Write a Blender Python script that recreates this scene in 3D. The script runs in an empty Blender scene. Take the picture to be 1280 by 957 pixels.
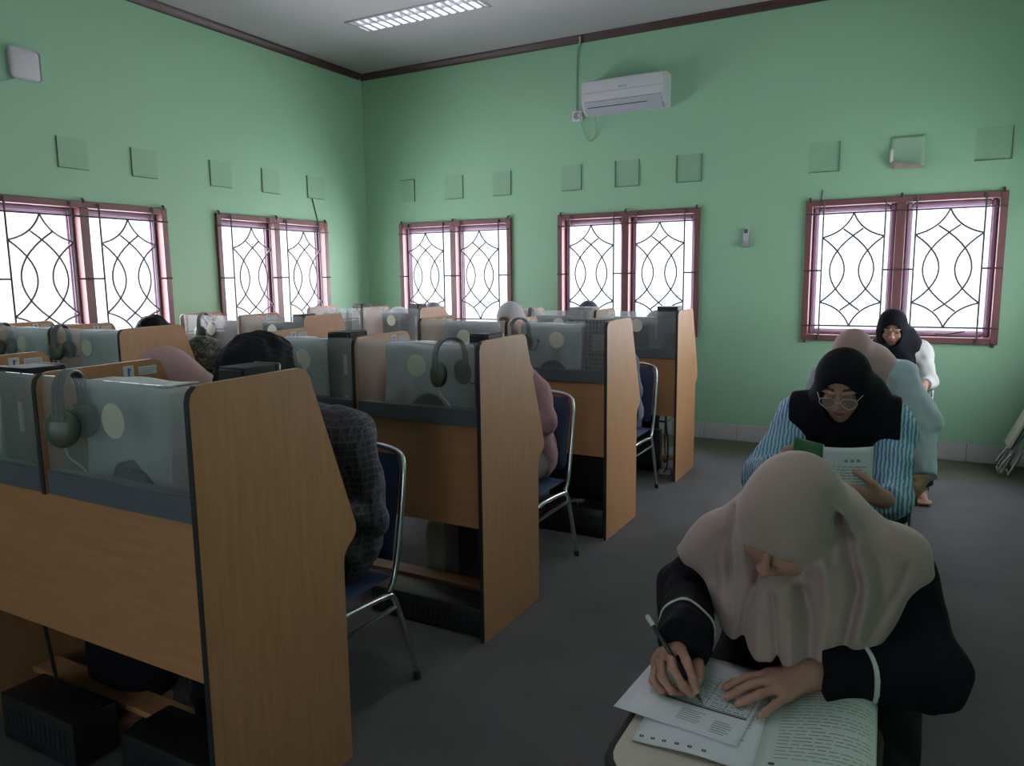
import bpy, bmesh, math, random
import numpy as np
from mathutils import Vector, Matrix

random.seed(7)
SC = bpy.context.scene
COL = SC.collection
PI = math.pi
VOX = 1.0            # voxel scale of the sculpted figures

# ------------------------------------------------------------------ camera
CAM_R = Vector((0.87859505, 0.47742436, -0.01169296))
CAM_U = Vector((-0.05625636, 0.12777939, 0.99020586))
CAM_F = Vector((-0.47424252, 0.86933216, -0.1391245))
cd = bpy.data.cameras.new('camera')
cam = bpy.data.objects.new('camera', cd)
COL.objects.link(cam)
cd.sensor_fit = 'HORIZONTAL'
cd.sensor_width = 36.0
cd.lens = 930.2 / 1280 * 36.0
cd.clip_start = 0.02
cam.matrix_world = Matrix(((CAM_R.x, CAM_U.x, -CAM_F.x, 0.0), (CAM_R.y, CAM_U.y, -CAM_F.y, 0.0),
                           (CAM_R.z, CAM_U.z, -CAM_F.z, 1.5), (0, 0, 0, 1)))
SC.camera = cam

# ------------------------------------------------------------------ light
SC.view_settings.view_transform = 'Standard'
SC.view_settings.look = 'None'
SC.view_settings.gamma = 1.0
SC.view_settings.use_curve_mapping = False
SC.view_settings.exposure = 0.0
SC.cycles.max_bounces = 10
SC.cycles.diffuse_bounces = 6
SC.cycles.transparent_max_bounces = 24
SC.cycles.caustics_reflective = False
SC.cycles.caustics_refractive = False
SC.cycles.use_denoising = True
SC.cycles.sample_clamp_direct = 1.8
world = bpy.data.worlds.new('overcast_sky')
SC.world = world
world.use_nodes = True
bg = world.node_tree.nodes['Background']
bg.inputs[0].default_value = (0.86, 0.93, 1.0, 1)
bg.inputs[1].default_value = 9.0
SKY_W = 85.0         # daylight through each window

ROOM_L, ROOM_R, ROOM_B, ROOM_F, ROOM_H = -5.619, 1.02, 6.863, -3.2, 3.764
WIN_Z0, WIN_Z1 = 0.944, 2.116
WIN_BACK = [(-5.146, -3.726), (-3.196, -1.779), (-0.881, 0.552)]
WIN_LEFT = [(2.80, 4.235), (4.74, 6.183)]
WIN_RIGHT_FILL = [(4.95, 6.393)]  # unseen window, added to brighten the right of the back wall
WIN_FRONT = [(-3.196, -1.779), (-0.881, 0.552)]  # unseen, known by reflections; added to balance the light


def sky_panel(loc, rot, sx, sy, w):
    l = bpy.data.lights.new('window_daylight', 'AREA')
    l.shape = 'RECTANGLE'
    l.size, l.size_y = sx, sy
    l.energy = w
    l.color = (1.0, 0.95, 1.0)
    o = bpy.data.objects.new('window_daylight', l)
    COL.objects.link(o)
    o.location, o.rotation_euler = loc, rot
    return o


for (a, b) in WIN_BACK:
    sky_panel(((a + b) / 2, ROOM_B + 0.5, 1.53), (-PI / 2, 0, 0), 2.1, 1.9, SKY_W * 2.1)
for (a, b) in WIN_LEFT:
    sky_panel((ROOM_L - 0.5, (a + b) / 2, 1.53), (PI / 2, 0, -PI / 2), 2.1, 1.9, SKY_W * 2.1)

for (a, b) in WIN_FRONT:
    sky_panel(((a + b) / 2, ROOM_F - 0.5, 1.53), (PI / 2, 0, 0), 2.1, 1.9, SKY_W * 0.24)
for (a, b) in WIN_RIGHT_FILL:  # fill through the added right-hand window
    sky_panel((ROOM_R + 0.5, (a + b) / 2, 1.53), (PI / 2, 0, PI / 2), 2.1, 1.9, SKY_W * 1.35)

# ------------------------------------------------------------------ materials
def srgb(r, g, b):
    f = lambda c: (c / 255 / 12.92) if c / 255 <= 0.04045 else ((c / 255 + 0.055) / 1.055) ** 2.4
    return (f(r), f(g), f(b), 1)


class NT:
    def __init__(s, name):
        s.m = bpy.data.materials.new(name)
        s.m.use_nodes = True
        s.t = s.m.node_tree
        s.p = s.t.nodes['Principled BSDF']
        s.out = s.t.nodes['Material Output']

    def n(s, typ, **kw):
        nd = s.t.nodes.new(typ)
        for k, v in kw.items():
            if k.startswith('i_'):
                nd.inputs[k[2:].replace('_', ' ')].default_value = v
            else:
                setattr(nd, k, v)
        return nd

    def l(s, a, b):
        s.t.links.new(a, b)

    def obj(s, scale=(1, 1, 1), world=False):
        mp = s.n('ShaderNodeMapping')
        mp.inputs['Scale'].default_value = scale
        if world:
            g = s.n('ShaderNodeNewGeometry')
            s.l(g.outputs['Position'], mp.inputs['Vector'])
        else:
            tc = s.n('ShaderNodeTexCoord')
            s.l(tc.outputs['Object'], mp.inputs['Vector'])
        return mp.outputs['Vector']


def mat(name, col, rough=0.6, metal=0.0, var=0.0, scale=20.0, bump=0.0, bscale=None, spec=None, sheen=0.0, stretch=(1, 1, 1)):
    """plain surface with optional procedural mottling and bump"""
    k = NT(name)
    p = k.p
    p.inputs['Base Color'].default_value = col
    p.inputs['Roughness'].default_value = rough
    p.inputs['Metallic'].default_value = metal
    if spec is not None:
        p.inputs['Specular IOR Level'].default_value = spec
    if sheen:
        p.inputs['Sheen Weight'].default_value = sheen
        p.inputs['Sheen Roughness'].default_value = 0.5
    if var or bump:
        v = k.obj(stretch)
        nz = k.n('ShaderNodeTexNoise')
        nz.inputs['Scale'].default_value = scale
        nz.inputs['Detail'].default_value = 5
        k.l(v, nz.inputs['Vector'])
        if var:
            mx = k.n('ShaderNodeMix', data_type='RGBA')
            mx.inputs['A'].default_value = tuple(c * (1 - var) for c in col[:3]) + (1,)
            mx.inputs['B'].default_value = tuple(min(1, c * (1 + var)) for c in col[:3]) + (1,)
            k.l(nz.outputs['Fac'], mx.inputs['Factor'])
            k.l(mx.outputs['Result'], p.inputs['Base Color'])
        if bump:
            nb = nz
            if bscale:
                nb = k.n('ShaderNodeTexNoise')
                nb.inputs['Scale'].default_value = bscale
                nb.inputs['Detail'].default_value = 4
                k.l(v, nb.inputs['Vector'])
            b = k.n('ShaderNodeBump')
            b.inputs['Strength'].default_value = bump
            b.inputs['Distance'].default_value = 0.004
            k.l(nb.outputs['Fac'], b.inputs['Height'])
            k.l(b.outputs['Normal'], p.inputs['Normal'])
    return k.m


def glassy(name, tint, gloss, rough=0.03, haze=0.0):
    """thin clear sheet: straight transmission plus a faint surface reflection"""
    k = NT(name)
    tr = k.n('ShaderNodeBsdfTransparent')
    tr.inputs[0].default_value = tint
    gl = k.n('ShaderNodeBsdfGlossy')
    gl.inputs['Roughness'].default_value = rough
    gl.inputs['Color'].default_value = (1, 1, 1, 1)
    fr = k.n('ShaderNodeFresnel')
    geo = k.n('ShaderNodeNewGeometry')
    io = k.n('ShaderNodeMix', data_type='FLOAT')
    io.inputs['A'].default_value = gloss
    io.inputs['B'].default_value = 1.0 / gloss
    k.l(geo.outputs['Backfacing'], io.inputs['Factor'])
    k.l(io.outputs['Result'], fr.inputs['IOR'])
    mx = k.n('ShaderNodeMixShader')
    k.l(fr.outputs[0], mx.inputs[0])
    k.l(tr.outputs[0], mx.inputs[1])
    k.l(gl.outputs[0], mx.inputs[2])
    last = mx
    if haze:
        df = k.n('ShaderNodeBsdfDiffuse')
        df.inputs[0].default_value = (0.85, 0.87, 0.9, 1)
        tl = k.n('ShaderNodeBsdfTranslucent')
        tl.inputs[0].default_value = (0.9, 0.92, 0.95, 1)
        a = k.n('ShaderNodeMixShader')
        a.inputs[0].default_value = 0.5
        k.l(df.outputs[0], a.inputs[1])
        k.l(tl.outputs[0], a.inputs[2])
        m2 = k.n('ShaderNodeMixShader')
        m2.inputs[0].default_value = haze
        k.l(mx.outputs[0], m2.inputs[1])
        k.l(a.outputs[0], m2.inputs[2])
        last = m2
    k.l(last.outputs[0], k.out.inputs['Surface'])
    return k.m


def emis(name, col, st):
    k = NT(name)
    k.p.inputs['Base Color'].default_value = (0.9, 0.9, 0.9, 1)
    k.p.inputs['Emission Color'].default_value = col
    k.p.inputs['Emission Strength'].default_value = st
    return k.m


def wood(name, c1, c2, stretch, rough=0.45):
    k = NT(name)
    v = k.obj(stretch, world=True)
    nz = k.n('ShaderNodeTexNoise')
    nz.inputs['Scale'].default_value = 9.0
    nz.inputs['Detail'].default_value = 7
    nz.inputs['Roughness'].default_value = 0.62
    k.l(v, nz.inputs['Vector'])
    r = k.n('ShaderNodeValToRGB')
    r.color_ramp.elements[0].position = 0.3
    r.color_ramp.elements[1].position = 0.7
    r.color_ramp.elements[0].color = c1
    r.color_ramp.elements[1].color = c2
    k.l(nz.outputs['Fac'], r.inputs['Fac'])
    k.l(r.outputs['Color'], k.p.inputs['Base Color'])
    k.p.inputs['Roughness'].default_value = rough
    return k.m


def carpet_mat():
    k = NT('carpet')
    v = k.obj(world=True)
    nz = k.n('ShaderNodeTexNoise')
    nz.inputs['Scale'].default_value = 260
    nz.inputs['Detail'].default_value = 3
    k.l(v, nz.inputs['Vector'])
    nb = k.n('ShaderNodeTexNoise')
    nb.inputs['Scale'].default_value = 3.0
    nb.inputs['Detail'].default_value = 4
    k.l(v, nb.inputs['Vector'])
    wob = k.n('ShaderNodeTexNoise')
    wob.inputs['Scale'].default_value = 2.0
    k.l(v, wob.inputs['Vector'])
    sep = k.n('ShaderNodeSeparateXYZ')
    k.l(v, sep.inputs[0])
    ad = k.n('ShaderNodeMath', operation='MULTIPLY_ADD')
    k.l(wob.outputs['Fac'], ad.inputs[0])
    ad.inputs[1].default_value = 0.12
    k.l(sep.outputs['Y'], ad.inputs[2])
    st = k.n('ShaderNodeMath', operation='GREATER_THAN')
    k.l(ad.outputs[0], st.inputs[0])
    st.inputs[1].default_value = 6.30
    a = k.n('ShaderNodeMix', data_type='RGBA')
    a.inputs['A'].default_value = CARPET
    a.inputs['B'].default_value = CARPET_STRIP
    k.l(st.outputs[0], a.inputs['Factor'])
    m1 = k.n('ShaderNodeMath', operation='MULTIPLY_ADD')
    k.l(nz.outputs['Fac'], m1.inputs[0])
    m1.inputs[1].default_value = 1.5
    m1.inputs[2].default_value = 0.25
    m2 = k.n('ShaderNodeMath', operation='MULTIPLY_ADD')
    k.l(nb.outputs['Fac'], m2.inputs[0])
    m2.inputs[1].default_value = 0.5
    m2.inputs[2].default_value = 0.75
    m3 = k.n('ShaderNodeMath', operation='MULTIPLY')
    k.l(m1.outputs[0], m3.inputs[0])
    k.l(m2.outputs[0], m3.inputs[1])
    mu = k.n('ShaderNodeVectorMath', operation='SCALE')
    k.l(a.outputs['Result'], mu.inputs[0])
    k.l(m3.outputs[0], mu.inputs['Scale'])
    k.l(mu.outputs[0], k.p.inputs['Base Color'])
    k.p.inputs['Roughness'].default_value = 0.95
    k.p.inputs['Specular IOR Level'].default_value = 0.15
    b = k.n('ShaderNodeBump')
    b.inputs['Strength'].default_value = 0.5
    b.inputs['Distance'].default_value = 0.004
    k.l(nz.outputs['Fac'], b.inputs['Height'])
    k.l(b.outputs['Normal'], k.p.inputs['Normal'])
    return k.m


def bands(name, cols, scale, axis='X', distort=1.0, rough=0.8, second=None):
    """striped / checked cloth: colour bands from sine waves in object space"""
    k = NT(name)
    v = k.obj()
    w = k.n('ShaderNodeTexWave')
    w.bands_direction = axis
    w.inputs['Scale'].default_value = scale
    w.inputs['Distortion'].default_value = distort
    w.inputs['Detail'].default_value = 1
    w.inputs['Detail Scale'].default_value = 1.5
    k.l(v, w.inputs['Vector'])
    r = k.n('ShaderNodeValToRGB')
    r.color_ramp.interpolation = 'LINEAR'
    els = r.color_ramp.elements
    while len(els) < len(cols):
        els.new(0.5)
    for e, (pos, c) in zip(els, cols):
        e.position = pos
        e.color = c
    k.l(w.outputs['Color'], r.inputs['Fac'])
    last = r.outputs['Color']
    if second:
        for ax, sc_, amt, col in second:
            w2 = k.n('ShaderNodeTexWave')
            w2.bands_direction = ax
            w2.inputs['Scale'].default_value = sc_
            w2.inputs['Distortion'].default_value = distort
            k.l(v, w2.inputs['Vector'])
            g = k.n('ShaderNodeMath', operation='GREATER_THAN')
            k.l(w2.outputs['Fac'], g.inputs[0])
            g.inputs[1].default_value = amt
            mx = k.n('ShaderNodeMix', data_type='RGBA')
            mf = k.n('ShaderNodeMath', operation='MULTIPLY')
            k.l(g.outputs[0], mf.inputs[0])
            mf.inputs[1].default_value = 0.6
            k.l(mf.outputs[0], mx.inputs['Factor'])
            k.l(last, mx.inputs['A'])
            mx.inputs['B'].default_value = col
            last = mx.outputs['Result']
    k.l(last, k.p.inputs['Base Color'])
    k.p.inputs['Roughness'].default_value = rough
    return k.m


def camo_mat():
    k = NT('camouflage_cloth')
    v = k.obj()
    nz = k.n('ShaderNodeTexNoise')
    nz.inputs['Scale'].default_value = 26
    nz.inputs['Detail'].default_value = 2
    nz.inputs['Distortion'].default_value = 1.2
    k.l(v, nz.inputs['Vector'])
    r = k.n('ShaderNodeValToRGB')
    r.color_ramp.interpolation = 'CONSTANT'
    els = r.color_ramp.elements
    els[0].color = srgb(38, 40, 44)
    els[1].position = 0.42
    els[1].color = srgb(74, 80, 72)
    for ps, c in ((0.5, srgb(52, 56, 54)), (0.56, srgb(122, 122, 104)), (0.64, srgb(60, 62, 58))):
        e = els.new(ps)
        e.color = c
    k.l(nz.outputs['Fac'], r.inputs['Fac'])
    k.l(r.outputs['Color'], k.p.inputs['Base Color'])
    k.p.inputs['Roughness'].default_value = 0.9
    return k.m


CARPET = (0.096, 0.094, 0.100, 1)
CARPET_STRIP = (0.098, 0.106, 0.075, 1)
M = {}
M['wall'] = mat('green_wall_paint', (0.30, 0.52, 0.35, 1), 0.55, var=0.05, scale=1.5, bump=0.05, bscale=60)
M['ceiling'] = mat('ceiling_paint', (0.37, 0.355, 0.375, 1), 0.8, var=0.03, scale=2)
M['crown'] = mat('dark_brown_trim', (0.045, 0.018, 0.016, 1), 0.5, var=0.2, scale=15)
M['tile'] = mat('skirting_tile', (0.50, 0.47, 0.50, 1), 0.3, var=0.06, scale=6)
M['grout'] = mat('tile_grout', (0.20, 0.19, 0.19, 1), 0.9)
M['carpet'] = carpet_mat()
M['frame'] = mat('window_frame_paint', (0.15, 0.055, 0.06, 1), 0.45, var=0.15, scale=20)
M['sash'] = mat('window_sash_daylit', (0.42, 0.30, 0.42, 1), 0.45, var=0.1, scale=20)  # lavender cast of the daylight is put into the sash colour
M['iron'] = mat('grille_iron', (0.05, 0.035, 0.04, 1), 0.5)
M['pane'] = glassy('window_glass', (0.96, 0.98, 0.98, 1), 1.35)
M['acrylic'] = glassy('clear_acrylic', (0.86, 0.89, 0.91, 1), 1.38, 0.02, haze=0.17)
M['holder'] = glassy('sign_holder_acrylic', (0.998, 0.998, 0.998, 1), 1.12, 0.1, haze=0.03)
M['wood'] = wood('beech_laminate', (0.37, 0.175, 0.075, 1), (0.45, 0.225, 0.105, 1), (6, 6, 0.5))
M['wood_h'] = wood('modesty_laminate', (0.38, 0.175, 0.075, 1), (0.46, 0.22, 0.10, 1), (0.5, 6, 6))
M['edge'] = mat('black_edge_band', (0.012, 0.012, 0.013, 1), 0.5)
M['rail'] = mat('grey_rail_laminate', (0.085, 0.095, 0.115, 1), 0.5, var=0.05)
M['cream'] = mat('cream_sticker', (0.80, 0.76, 0.66, 1), 0.6)
M['label'] = mat('white_label', (0.62, 0.63, 0.66, 1), 0.6)
M['blue_ink'] = mat('blue_print', (0.05, 0.12, 0.40, 1), 0.6)
M['ink'] = mat('grey_print', (0.30, 0.30, 0.33, 1), 0.7)
M['ink_dark'] = mat('black_print', (0.07, 0.07, 0.09, 1), 0.7)
M['black'] = mat('black_plastic', (0.012, 0.012, 0.014, 1), 0.4)
M['black_metal'] = mat('black_case_steel', (0.014, 0.015, 0.020, 1), 0.6, var=0.1, spec=0.3)
M['navy_case'] = mat('dark_blue_case', (0.035, 0.045, 0.075, 1), 0.4)
M['silver'] = mat('silver_plate', (0.45, 0.46, 0.50, 1), 0.35, 0.6)
M['chrome'] = mat('chrome_tube', (0.72, 0.73, 0.75, 1), 0.14, 1.0)
M['rubber'] = mat('rubber_foot', (0.015, 0.015, 0.015, 1), 0.8)
M['blue_vinyl'] = mat('navy_vinyl', (0.016, 0.030, 0.085, 1), 0.5, var=0.15, scale=8)
M['cover'] = mat('grey_dust_cover', (0.66, 0.68, 0.68, 1), 0.85, var=0.22, scale=7, bump=0.4, bscale=18)
M['cover_w'] = mat('white_dust_cover', (0.52, 0.52, 0.58, 1), 0.85, var=0.15, scale=7, bump=0.3, bscale=18)
M['olive'] = mat('olive_plastic', (0.060, 0.078, 0.052, 1), 0.4)
M['pad'] = mat('grey_headband', (0.11, 0.115, 0.12, 1), 0.5)
M['white_plastic'] = mat('white_plastic', (0.62, 0.61, 0.66, 1), 0.4)
M['grey_plastic'] = mat('grey_plastic', (0.30, 0.30, 0.33, 1), 0.4)
M['cable_w'] = mat('white_cable', (0.5, 0.5, 0.5, 1), 0.5)
M['cable_g'] = mat('painted_conduit', (0.30, 0.42, 0.32, 1), 0.5)
M['tablet'] = mat('cream_tablet_top', (0.50, 0.46, 0.39, 1), 0.4, var=0.04)
M['paper'] = mat('white_paper', (0.80, 0.80, 0.90, 1), 0.75)
M['page'] = mat('pale_green_page', (0.62, 0.70, 0.68, 1), 0.75)
M['green_cover'] = mat('green_book_cover', (0.02, 0.13, 0.045, 1), 0.4)
M['skin'] = mat('skin', (0.36, 0.19, 0.14, 1), 0.55, var=0.08, scale=25)
M['lips'] = mat('lips', (0.27, 0.09, 0.085, 1), 0.5)
M['brow'] = mat('brow_hair', (0.07, 0.04, 0.033, 1), 0.8)
M['nail'] = mat('nails', (0.42, 0.24, 0.19, 1), 0.35)
M['hair'] = mat('black_hair', (0.007, 0.007, 0.012, 1), 0.75, var=0.4, scale=60, bump=0.5, bscale=90, spec=0.2)
M['hij_beige'] = mat('beige_scarf', (0.315, 0.228, 0.212, 1), 0.85, var=0.05, scale=8, bump=0.12, bscale=500, sheen=0.2)
M['hij_black'] = mat('black_scarf', (0.008, 0.008, 0.012, 1), 0.9, spec=0.12)
M['hij_pink'] = mat('dusty_pink_scarf', (0.40, 0.25, 0.26, 1), 0.85, var=0.05, scale=8, bump=0.1, bscale=300)
M['hij_white'] = mat('white_scarf', (0.62, 0.58, 0.64, 1), 0.85)
M['hij_grey'] = mat('mauve_grey_scarf', (0.25, 0.22, 0.28, 1), 0.85)
M['hij_navy'] = mat('slate_scarf', (0.065, 0.07, 0.10, 1), 0.85)
M['cloth_black'] = mat('black_cloth', (0.006, 0.006, 0.010, 1), 0.9, var=0.2, scale=10, spec=0.12)
M['cloth_white'] = mat('white_cloth', (0.60, 0.60, 0.60, 1), 0.85)
M['cloth_blue'] = mat('pale_blue_cloth', (0.45, 0.52, 0.61, 1), 0.85, var=0.1, scale=14, bump=0.2, bscale=200)
M['cloth_pink'] = mat('pink_cloth', (0.30, 0.155, 0.185, 1), 0.85, var=0.15, scale=30)
M['cloth_mauve'] = mat('mauve_cloth', (0.16, 0.11, 0.12, 1), 0.85)
M['stripe'] = bands('blue_striped_cloth', [(0.0, srgb(70, 110, 150)), (0.45, srgb(110, 150, 185)), (0.75, srgb(170, 200, 215))], 26, 'X', 2.5)
M['check'] = bands('dark_checked_cloth', [(0.0, srgb(34, 31, 42)), (0.6, srgb(44, 40, 52)), (1.0, srgb(58, 53, 64))], 14, 'X', 3.0,
                   second=[('Z', 13, 0.90, srgb(92, 88, 98)), ('X', 13, 0.92, srgb(92, 86, 96)), ('Y', 13, 0.93, srgb(84, 80, 90))])
M['camo'] = camo_mat()
M['bag'] = mat('white_bag_cloth', (0.45, 0.43, 0.40, 1), 0.9, var=0.2, scale=9, bump=0.5, bscale=14)
M['tube'] = emis('lit_tube', (0.95, 0.96, 1.0, 1), 26.0)
M['fill_tube'] = emis('added_fill_tube', (1.0, 0.93, 0.92, 1), 50.0)  # strong tubes of the added aisle lamp, for fill
M['reflector'] = mat('lamp_reflector', (0.62, 0.62, 0.65, 1), 0.35)
M['lens'] = glassy('spectacle_lens', (0.92, 0.93, 0.95, 1), 1.45)
M['flap'] = mat('grey_flap', (0.42, 0.43, 0.50, 1), 0.4)
M['screen'] = mat('remote_display', (0.05, 0.07, 0.07, 1), 0.2)


# ------------------------------------------------------------------ mesh helpers
class MB:
    """collects shapes in a bmesh; build() links them as one mesh object"""

    def __init__(s):
        s.b = bmesh.new()

    def box(s, lo, hi, bev=0.0, seg=2, rot=None, piv=None):
        r = bmesh.ops.create_cube(s.b, size=1.0)
        vs = r['verts']
        for v in vs:
            v.co = Vector([lo[i] + (v.co[i] + 0.5) * (hi[i] - lo[i]) for i in range(3)])
        if bev:
            es = list({e for v in vs for e in v.link_edges})
            rb = bmesh.ops.bevel(s.b, geom=es, offset=bev, segments=seg, affect='EDGES', profile=0.5)
            vs = list({v for f in rb['faces'] for v in f.verts} | {v for v in vs if v.is_valid})
        if rot is not None:
            pv = Vector(piv if piv is not None else [(lo[i] + hi[i]) / 2 for i in range(3)])
            for v in vs:
                v.co = pv + rot @ (v.co - pv)
        return s

    def prism(s, poly, fn, w0, w1):
        """poly: 2-D points; fn(u, v, w) -> point; extruded from w0 to w1"""
        a = [s.b.verts.new(fn(u, v, w0)) for u, v in poly]
        c = [s.b.verts.new(fn(u, v, w1)) for u, v in poly]
        s.b.faces.new(a)
        s.b.faces.new(c[::-1])
        n = len(poly)
        for i in range(n):
            s.b.faces.new((a[(i + 1) % n], a[i], c[i], c[(i + 1) % n]))
        return s

    def tube(s, pts, r, seg=10, closed=False, smooth=0, caps=True):
        pts = [Vector(p) for p in pts]
        for _ in range(smooth):
            q = [] if closed else [pts[0]]
            n = len(pts)
            for i in range(n if closed else n - 1):
                a, b2 = pts[i], pts[(i + 1) % n]
                q += [a.lerp(b2, 0.25), a.lerp(b2, 0.75)]
            if not closed:
                q.append(pts[-1])
            pts = q
        n = len(pts)
        rs = r if isinstance(r, (list, tuple)) else None
        tans = []
        for i in range(n):
            a = pts[(i - 1) % n] if (closed or i > 0) else pts[i]
            b2 = pts[(i + 1) % n] if (closed or i < n - 1) else pts[i]
            tans.append((b2 - a).normalized())
        up = Vector((0, 0, 1)) if abs(tans[0].z) < 0.9 else Vector((1, 0, 0))
        x = tans[0].cross(up).normalized()
        rings = []
        for i in range(n):
            x = (x - tans[i] * x.dot(tans[i])).normalized()
            y = tans[i].cross(x)
            rr = r if rs is None else rs[0] + (rs[1] - rs[0]) * i / (n - 1)
            rings.append([s.b.verts.new(pts[i] + (x * math.cos(2 * PI * k / seg) + y * math.sin(2 * PI * k / seg)) * rr) for k in range(seg)])
        for i in range(n if closed else n - 1):
            A, B = rings[i], rings[(i + 1) % n]
            for k in range(seg):
                s.b.faces.new((A[k], A[(k + 1) % seg], B[(k + 1) % seg], B[k]))
        if caps and not closed:
            s.b.faces.new(rings[0][::-1])
            s.b.faces.new(rings[-1])
        return s

    def lathe(s, prof, c, ax=(0, 0, 1), seg=24):
        """prof: (radius, height) pairs along the axis ax from point c"""
        ax = Vector(ax).normalized()
        x = ax.orthogonal().normalized()
        y = ax.cross(x)
        c = Vector(c)
        rings = []
        for (r, h) in prof:
            if r < 1e-6:
                rings.append([s.b.verts.new(c + ax * h)])
            else:
                rings.append([s.b.verts.new(c + ax * h + (x * math.cos(2 * PI * k / seg) + y * math.sin(2 * PI * k / seg)) * r) for k in range(seg)])
        for A, B in zip(rings, rings[1:]):
            for k in range(seg):
                k2 = (k + 1) % seg
                if len(A) == 1 and len(B) == 1:
                    continue
                if len(A) == 1:
                    s.b.faces.new((A[0], B[k2], B[k]))
                elif len(B) == 1:
                    s.b.faces.new((A[k], A[k2], B[0]))
                else:
                    s.b.faces.new((A[k], A[k2], B[k2], B[k]))
        for R, fl in ((rings[0], True), (rings[-1], False)):
            if len(R) > 1:
                s.b.faces.new(R[::-1] if fl else R)
        return s

    def ell(s, c, r, rot=None, seg=20):
        q = bmesh.ops.create_uvsphere(s.b, u_segments=seg, v_segments=max(8, seg * 2 // 3), radius=1.0)
        for v in q['verts']:
            w = Vector((v.co.x * r[0], v.co.y * r[1], v.co.z * r[2]))
            if rot is not None:
                w = rot @ w
            v.co = Vector(c) + w
        return s

    def quad(s, a, b, c, d):
        s.b.faces.new([s.b.verts.new(Vector(p)) for p in (a, b, c, d)])
        return s

    def grid(s, fn, nu, nv):
        g = [[s.b.verts.new(Vector(fn(i / nu, j / nv))) for j in range(nv + 1)] for i in range(nu + 1)]
        for i in range(nu):
            for j in range(nv):
                s.b.faces.new((g[i][j], g[i + 1][j], g[i + 1][j + 1], g[i][j + 1]))
        return s

    def build(s, name, m, parent=None, base=None, smooth=40, solid=0.0):
        bmesh.ops.recalc_face_normals(s.b, faces=s.b.faces[:])
        base = Vector(base) if base is not None else None
        off = base
        if parent is not None and base is None:
            off = Vector(parent.get('_base', (0, 0, 0)))
        if off is not None:
            for v in s.b.verts:
                v.co -= off
        me = bpy.data.meshes.new(name)
        s.b.to_mesh(me)
        s.b.free()
        if smooth:
            me.shade_smooth()
            me.set_sharp_from_angle(angle=math.radians(smooth))
        for mm in (m if isinstance(m, (list, tuple)) else [m]):
            me.materials.append(mm)
        o = bpy.data.objects.new(name, me)
        COL.objects.link(o)
        if parent is not None:
            o.parent = parent
            o['_base'] = tuple(off)
        elif base is not None:
            o.location = base
            o['_base'] = tuple(base)
        if solid:
            md = o.modifiers.new('thickness', 'SOLIDIFY')
            md.thickness = solid
            md.offset = 0
        return o


def tag(o, label, cat, group=None, kind=None):
    o['label'] = label
    o['category'] = cat
    if group:
        o['group'] = group
    if kind:
        o['kind'] = kind
    return o


def empty(name, loc, label, cat, group=None):
    o = bpy.data.objects.new(name, None)
    o.empty_display_size = 0.1
    COL.objects.link(o)
    o.location = loc
    o['_base'] = tuple(loc)
    return tag(o, label, cat, group)


def struct(o, label=None, cat=None):
    o['kind'] = 'structure'
    if label:
        o['label'] = label
        o['category'] = cat
    return o


def copy_tree(o, loc=None, parent=None, rz=None):
    c = o.copy()
    COL.objects.link(c)
    if parent is not None:
        c.parent = parent
    if loc is not None:
        c.location = loc
    if rz is not None:
        c.rotation_euler = (0, 0, rz)
    for ch in list(o.children):
        copy_tree(ch, None, c)
    return c


# ------------------------------------------------------------------ room shell
def wall_with_holes(name, fn, u0, u1, holes, thick, mm, label):
    mb = MB()

    def bx(a, b, z0, z1):
        p, q = fn(a, 0, z0), fn(b, -thick, z1)
        mb.box([min(p[i], q[i]) for i in range(3)], [max(p[i], q[i]) for i in range(3)])
    cur = u0
    for (a, b) in holes:
        bx(cur, a, 0, ROOM_H)
        bx(a, b, 0, WIN_Z0)
        bx(a, b, WIN_Z1, ROOM_H)
        cur = b
    bx(cur, u1, 0, ROOM_H)
    return struct(mb.build(name, mm), label, 'wall')


FB = lambda u, v, z: (u, ROOM_B - v, z)           # back wall: u along X, v into the room
FL = lambda u, v, z: (ROOM_L + v, u, z)           # left wall: u along Y
wall_with_holes('wall_back', FB, ROOM_L - 0.15, ROOM_R + 0.15, WIN_BACK, 0.15, M['wall'], 'green painted back wall with three grilled windows')
wall_with_holes('wall_left', FL, ROOM_F, ROOM_B, WIN_LEFT, 0.15, M['wall'], 'green painted left wall with two grilled windows')
FR = lambda u, v, z: (ROOM_R - v, u, z)           # right wall
wall_with_holes('wall_right', FR, ROOM_F, ROOM_B, WIN_RIGHT_FILL, 0.15, M['wall'], 'green painted right wall beside the aisle')
FF = lambda u, v, z: (u, ROOM_F + v, z)           # wall behind the camera
wall_with_holes('wall_front', FF, ROOM_L - 0.15, ROOM_R + 0.15, WIN_FRONT, 0.15, M['wall'], 'green painted wall with two windows behind the camera')
struct(MB().box((ROOM_L - 0.15, ROOM_F - 0.15, -0.1), (ROOM_R + 0.15, ROOM_B + 0.15, 0)).build('floor', M['carpet']), 'dark grey carpet floor with olive strip along the back wall', 'floor')
LW, LD = 1.28, 0.29          # recessed lamps
LAMPS = [(-3.95, 5.59, 'recessed fluorescent ceiling lamp with zigzag louvres, one tube lit'), (-0.75, 1.90, 'unseen ceiling lamp added above the aisle for fill light'),
         (-3.95, 1.90, 'unseen ceiling lamp added above the front row for fill light')]  # the last two lamps are unseen, added for fill light
cb = MB()
XS = [ROOM_L - .15, -3.95 - LW / 2, -3.95 + LW / 2, -0.75 - LW / 2, -0.75 + LW / 2, ROOM_R + .15]
YS = [ROOM_F - .15, 1.90 - LD / 2, 1.90 + LD / 2, 5.59 - LD / 2, 5.59 + LD / 2, ROOM_B + .15]
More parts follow.
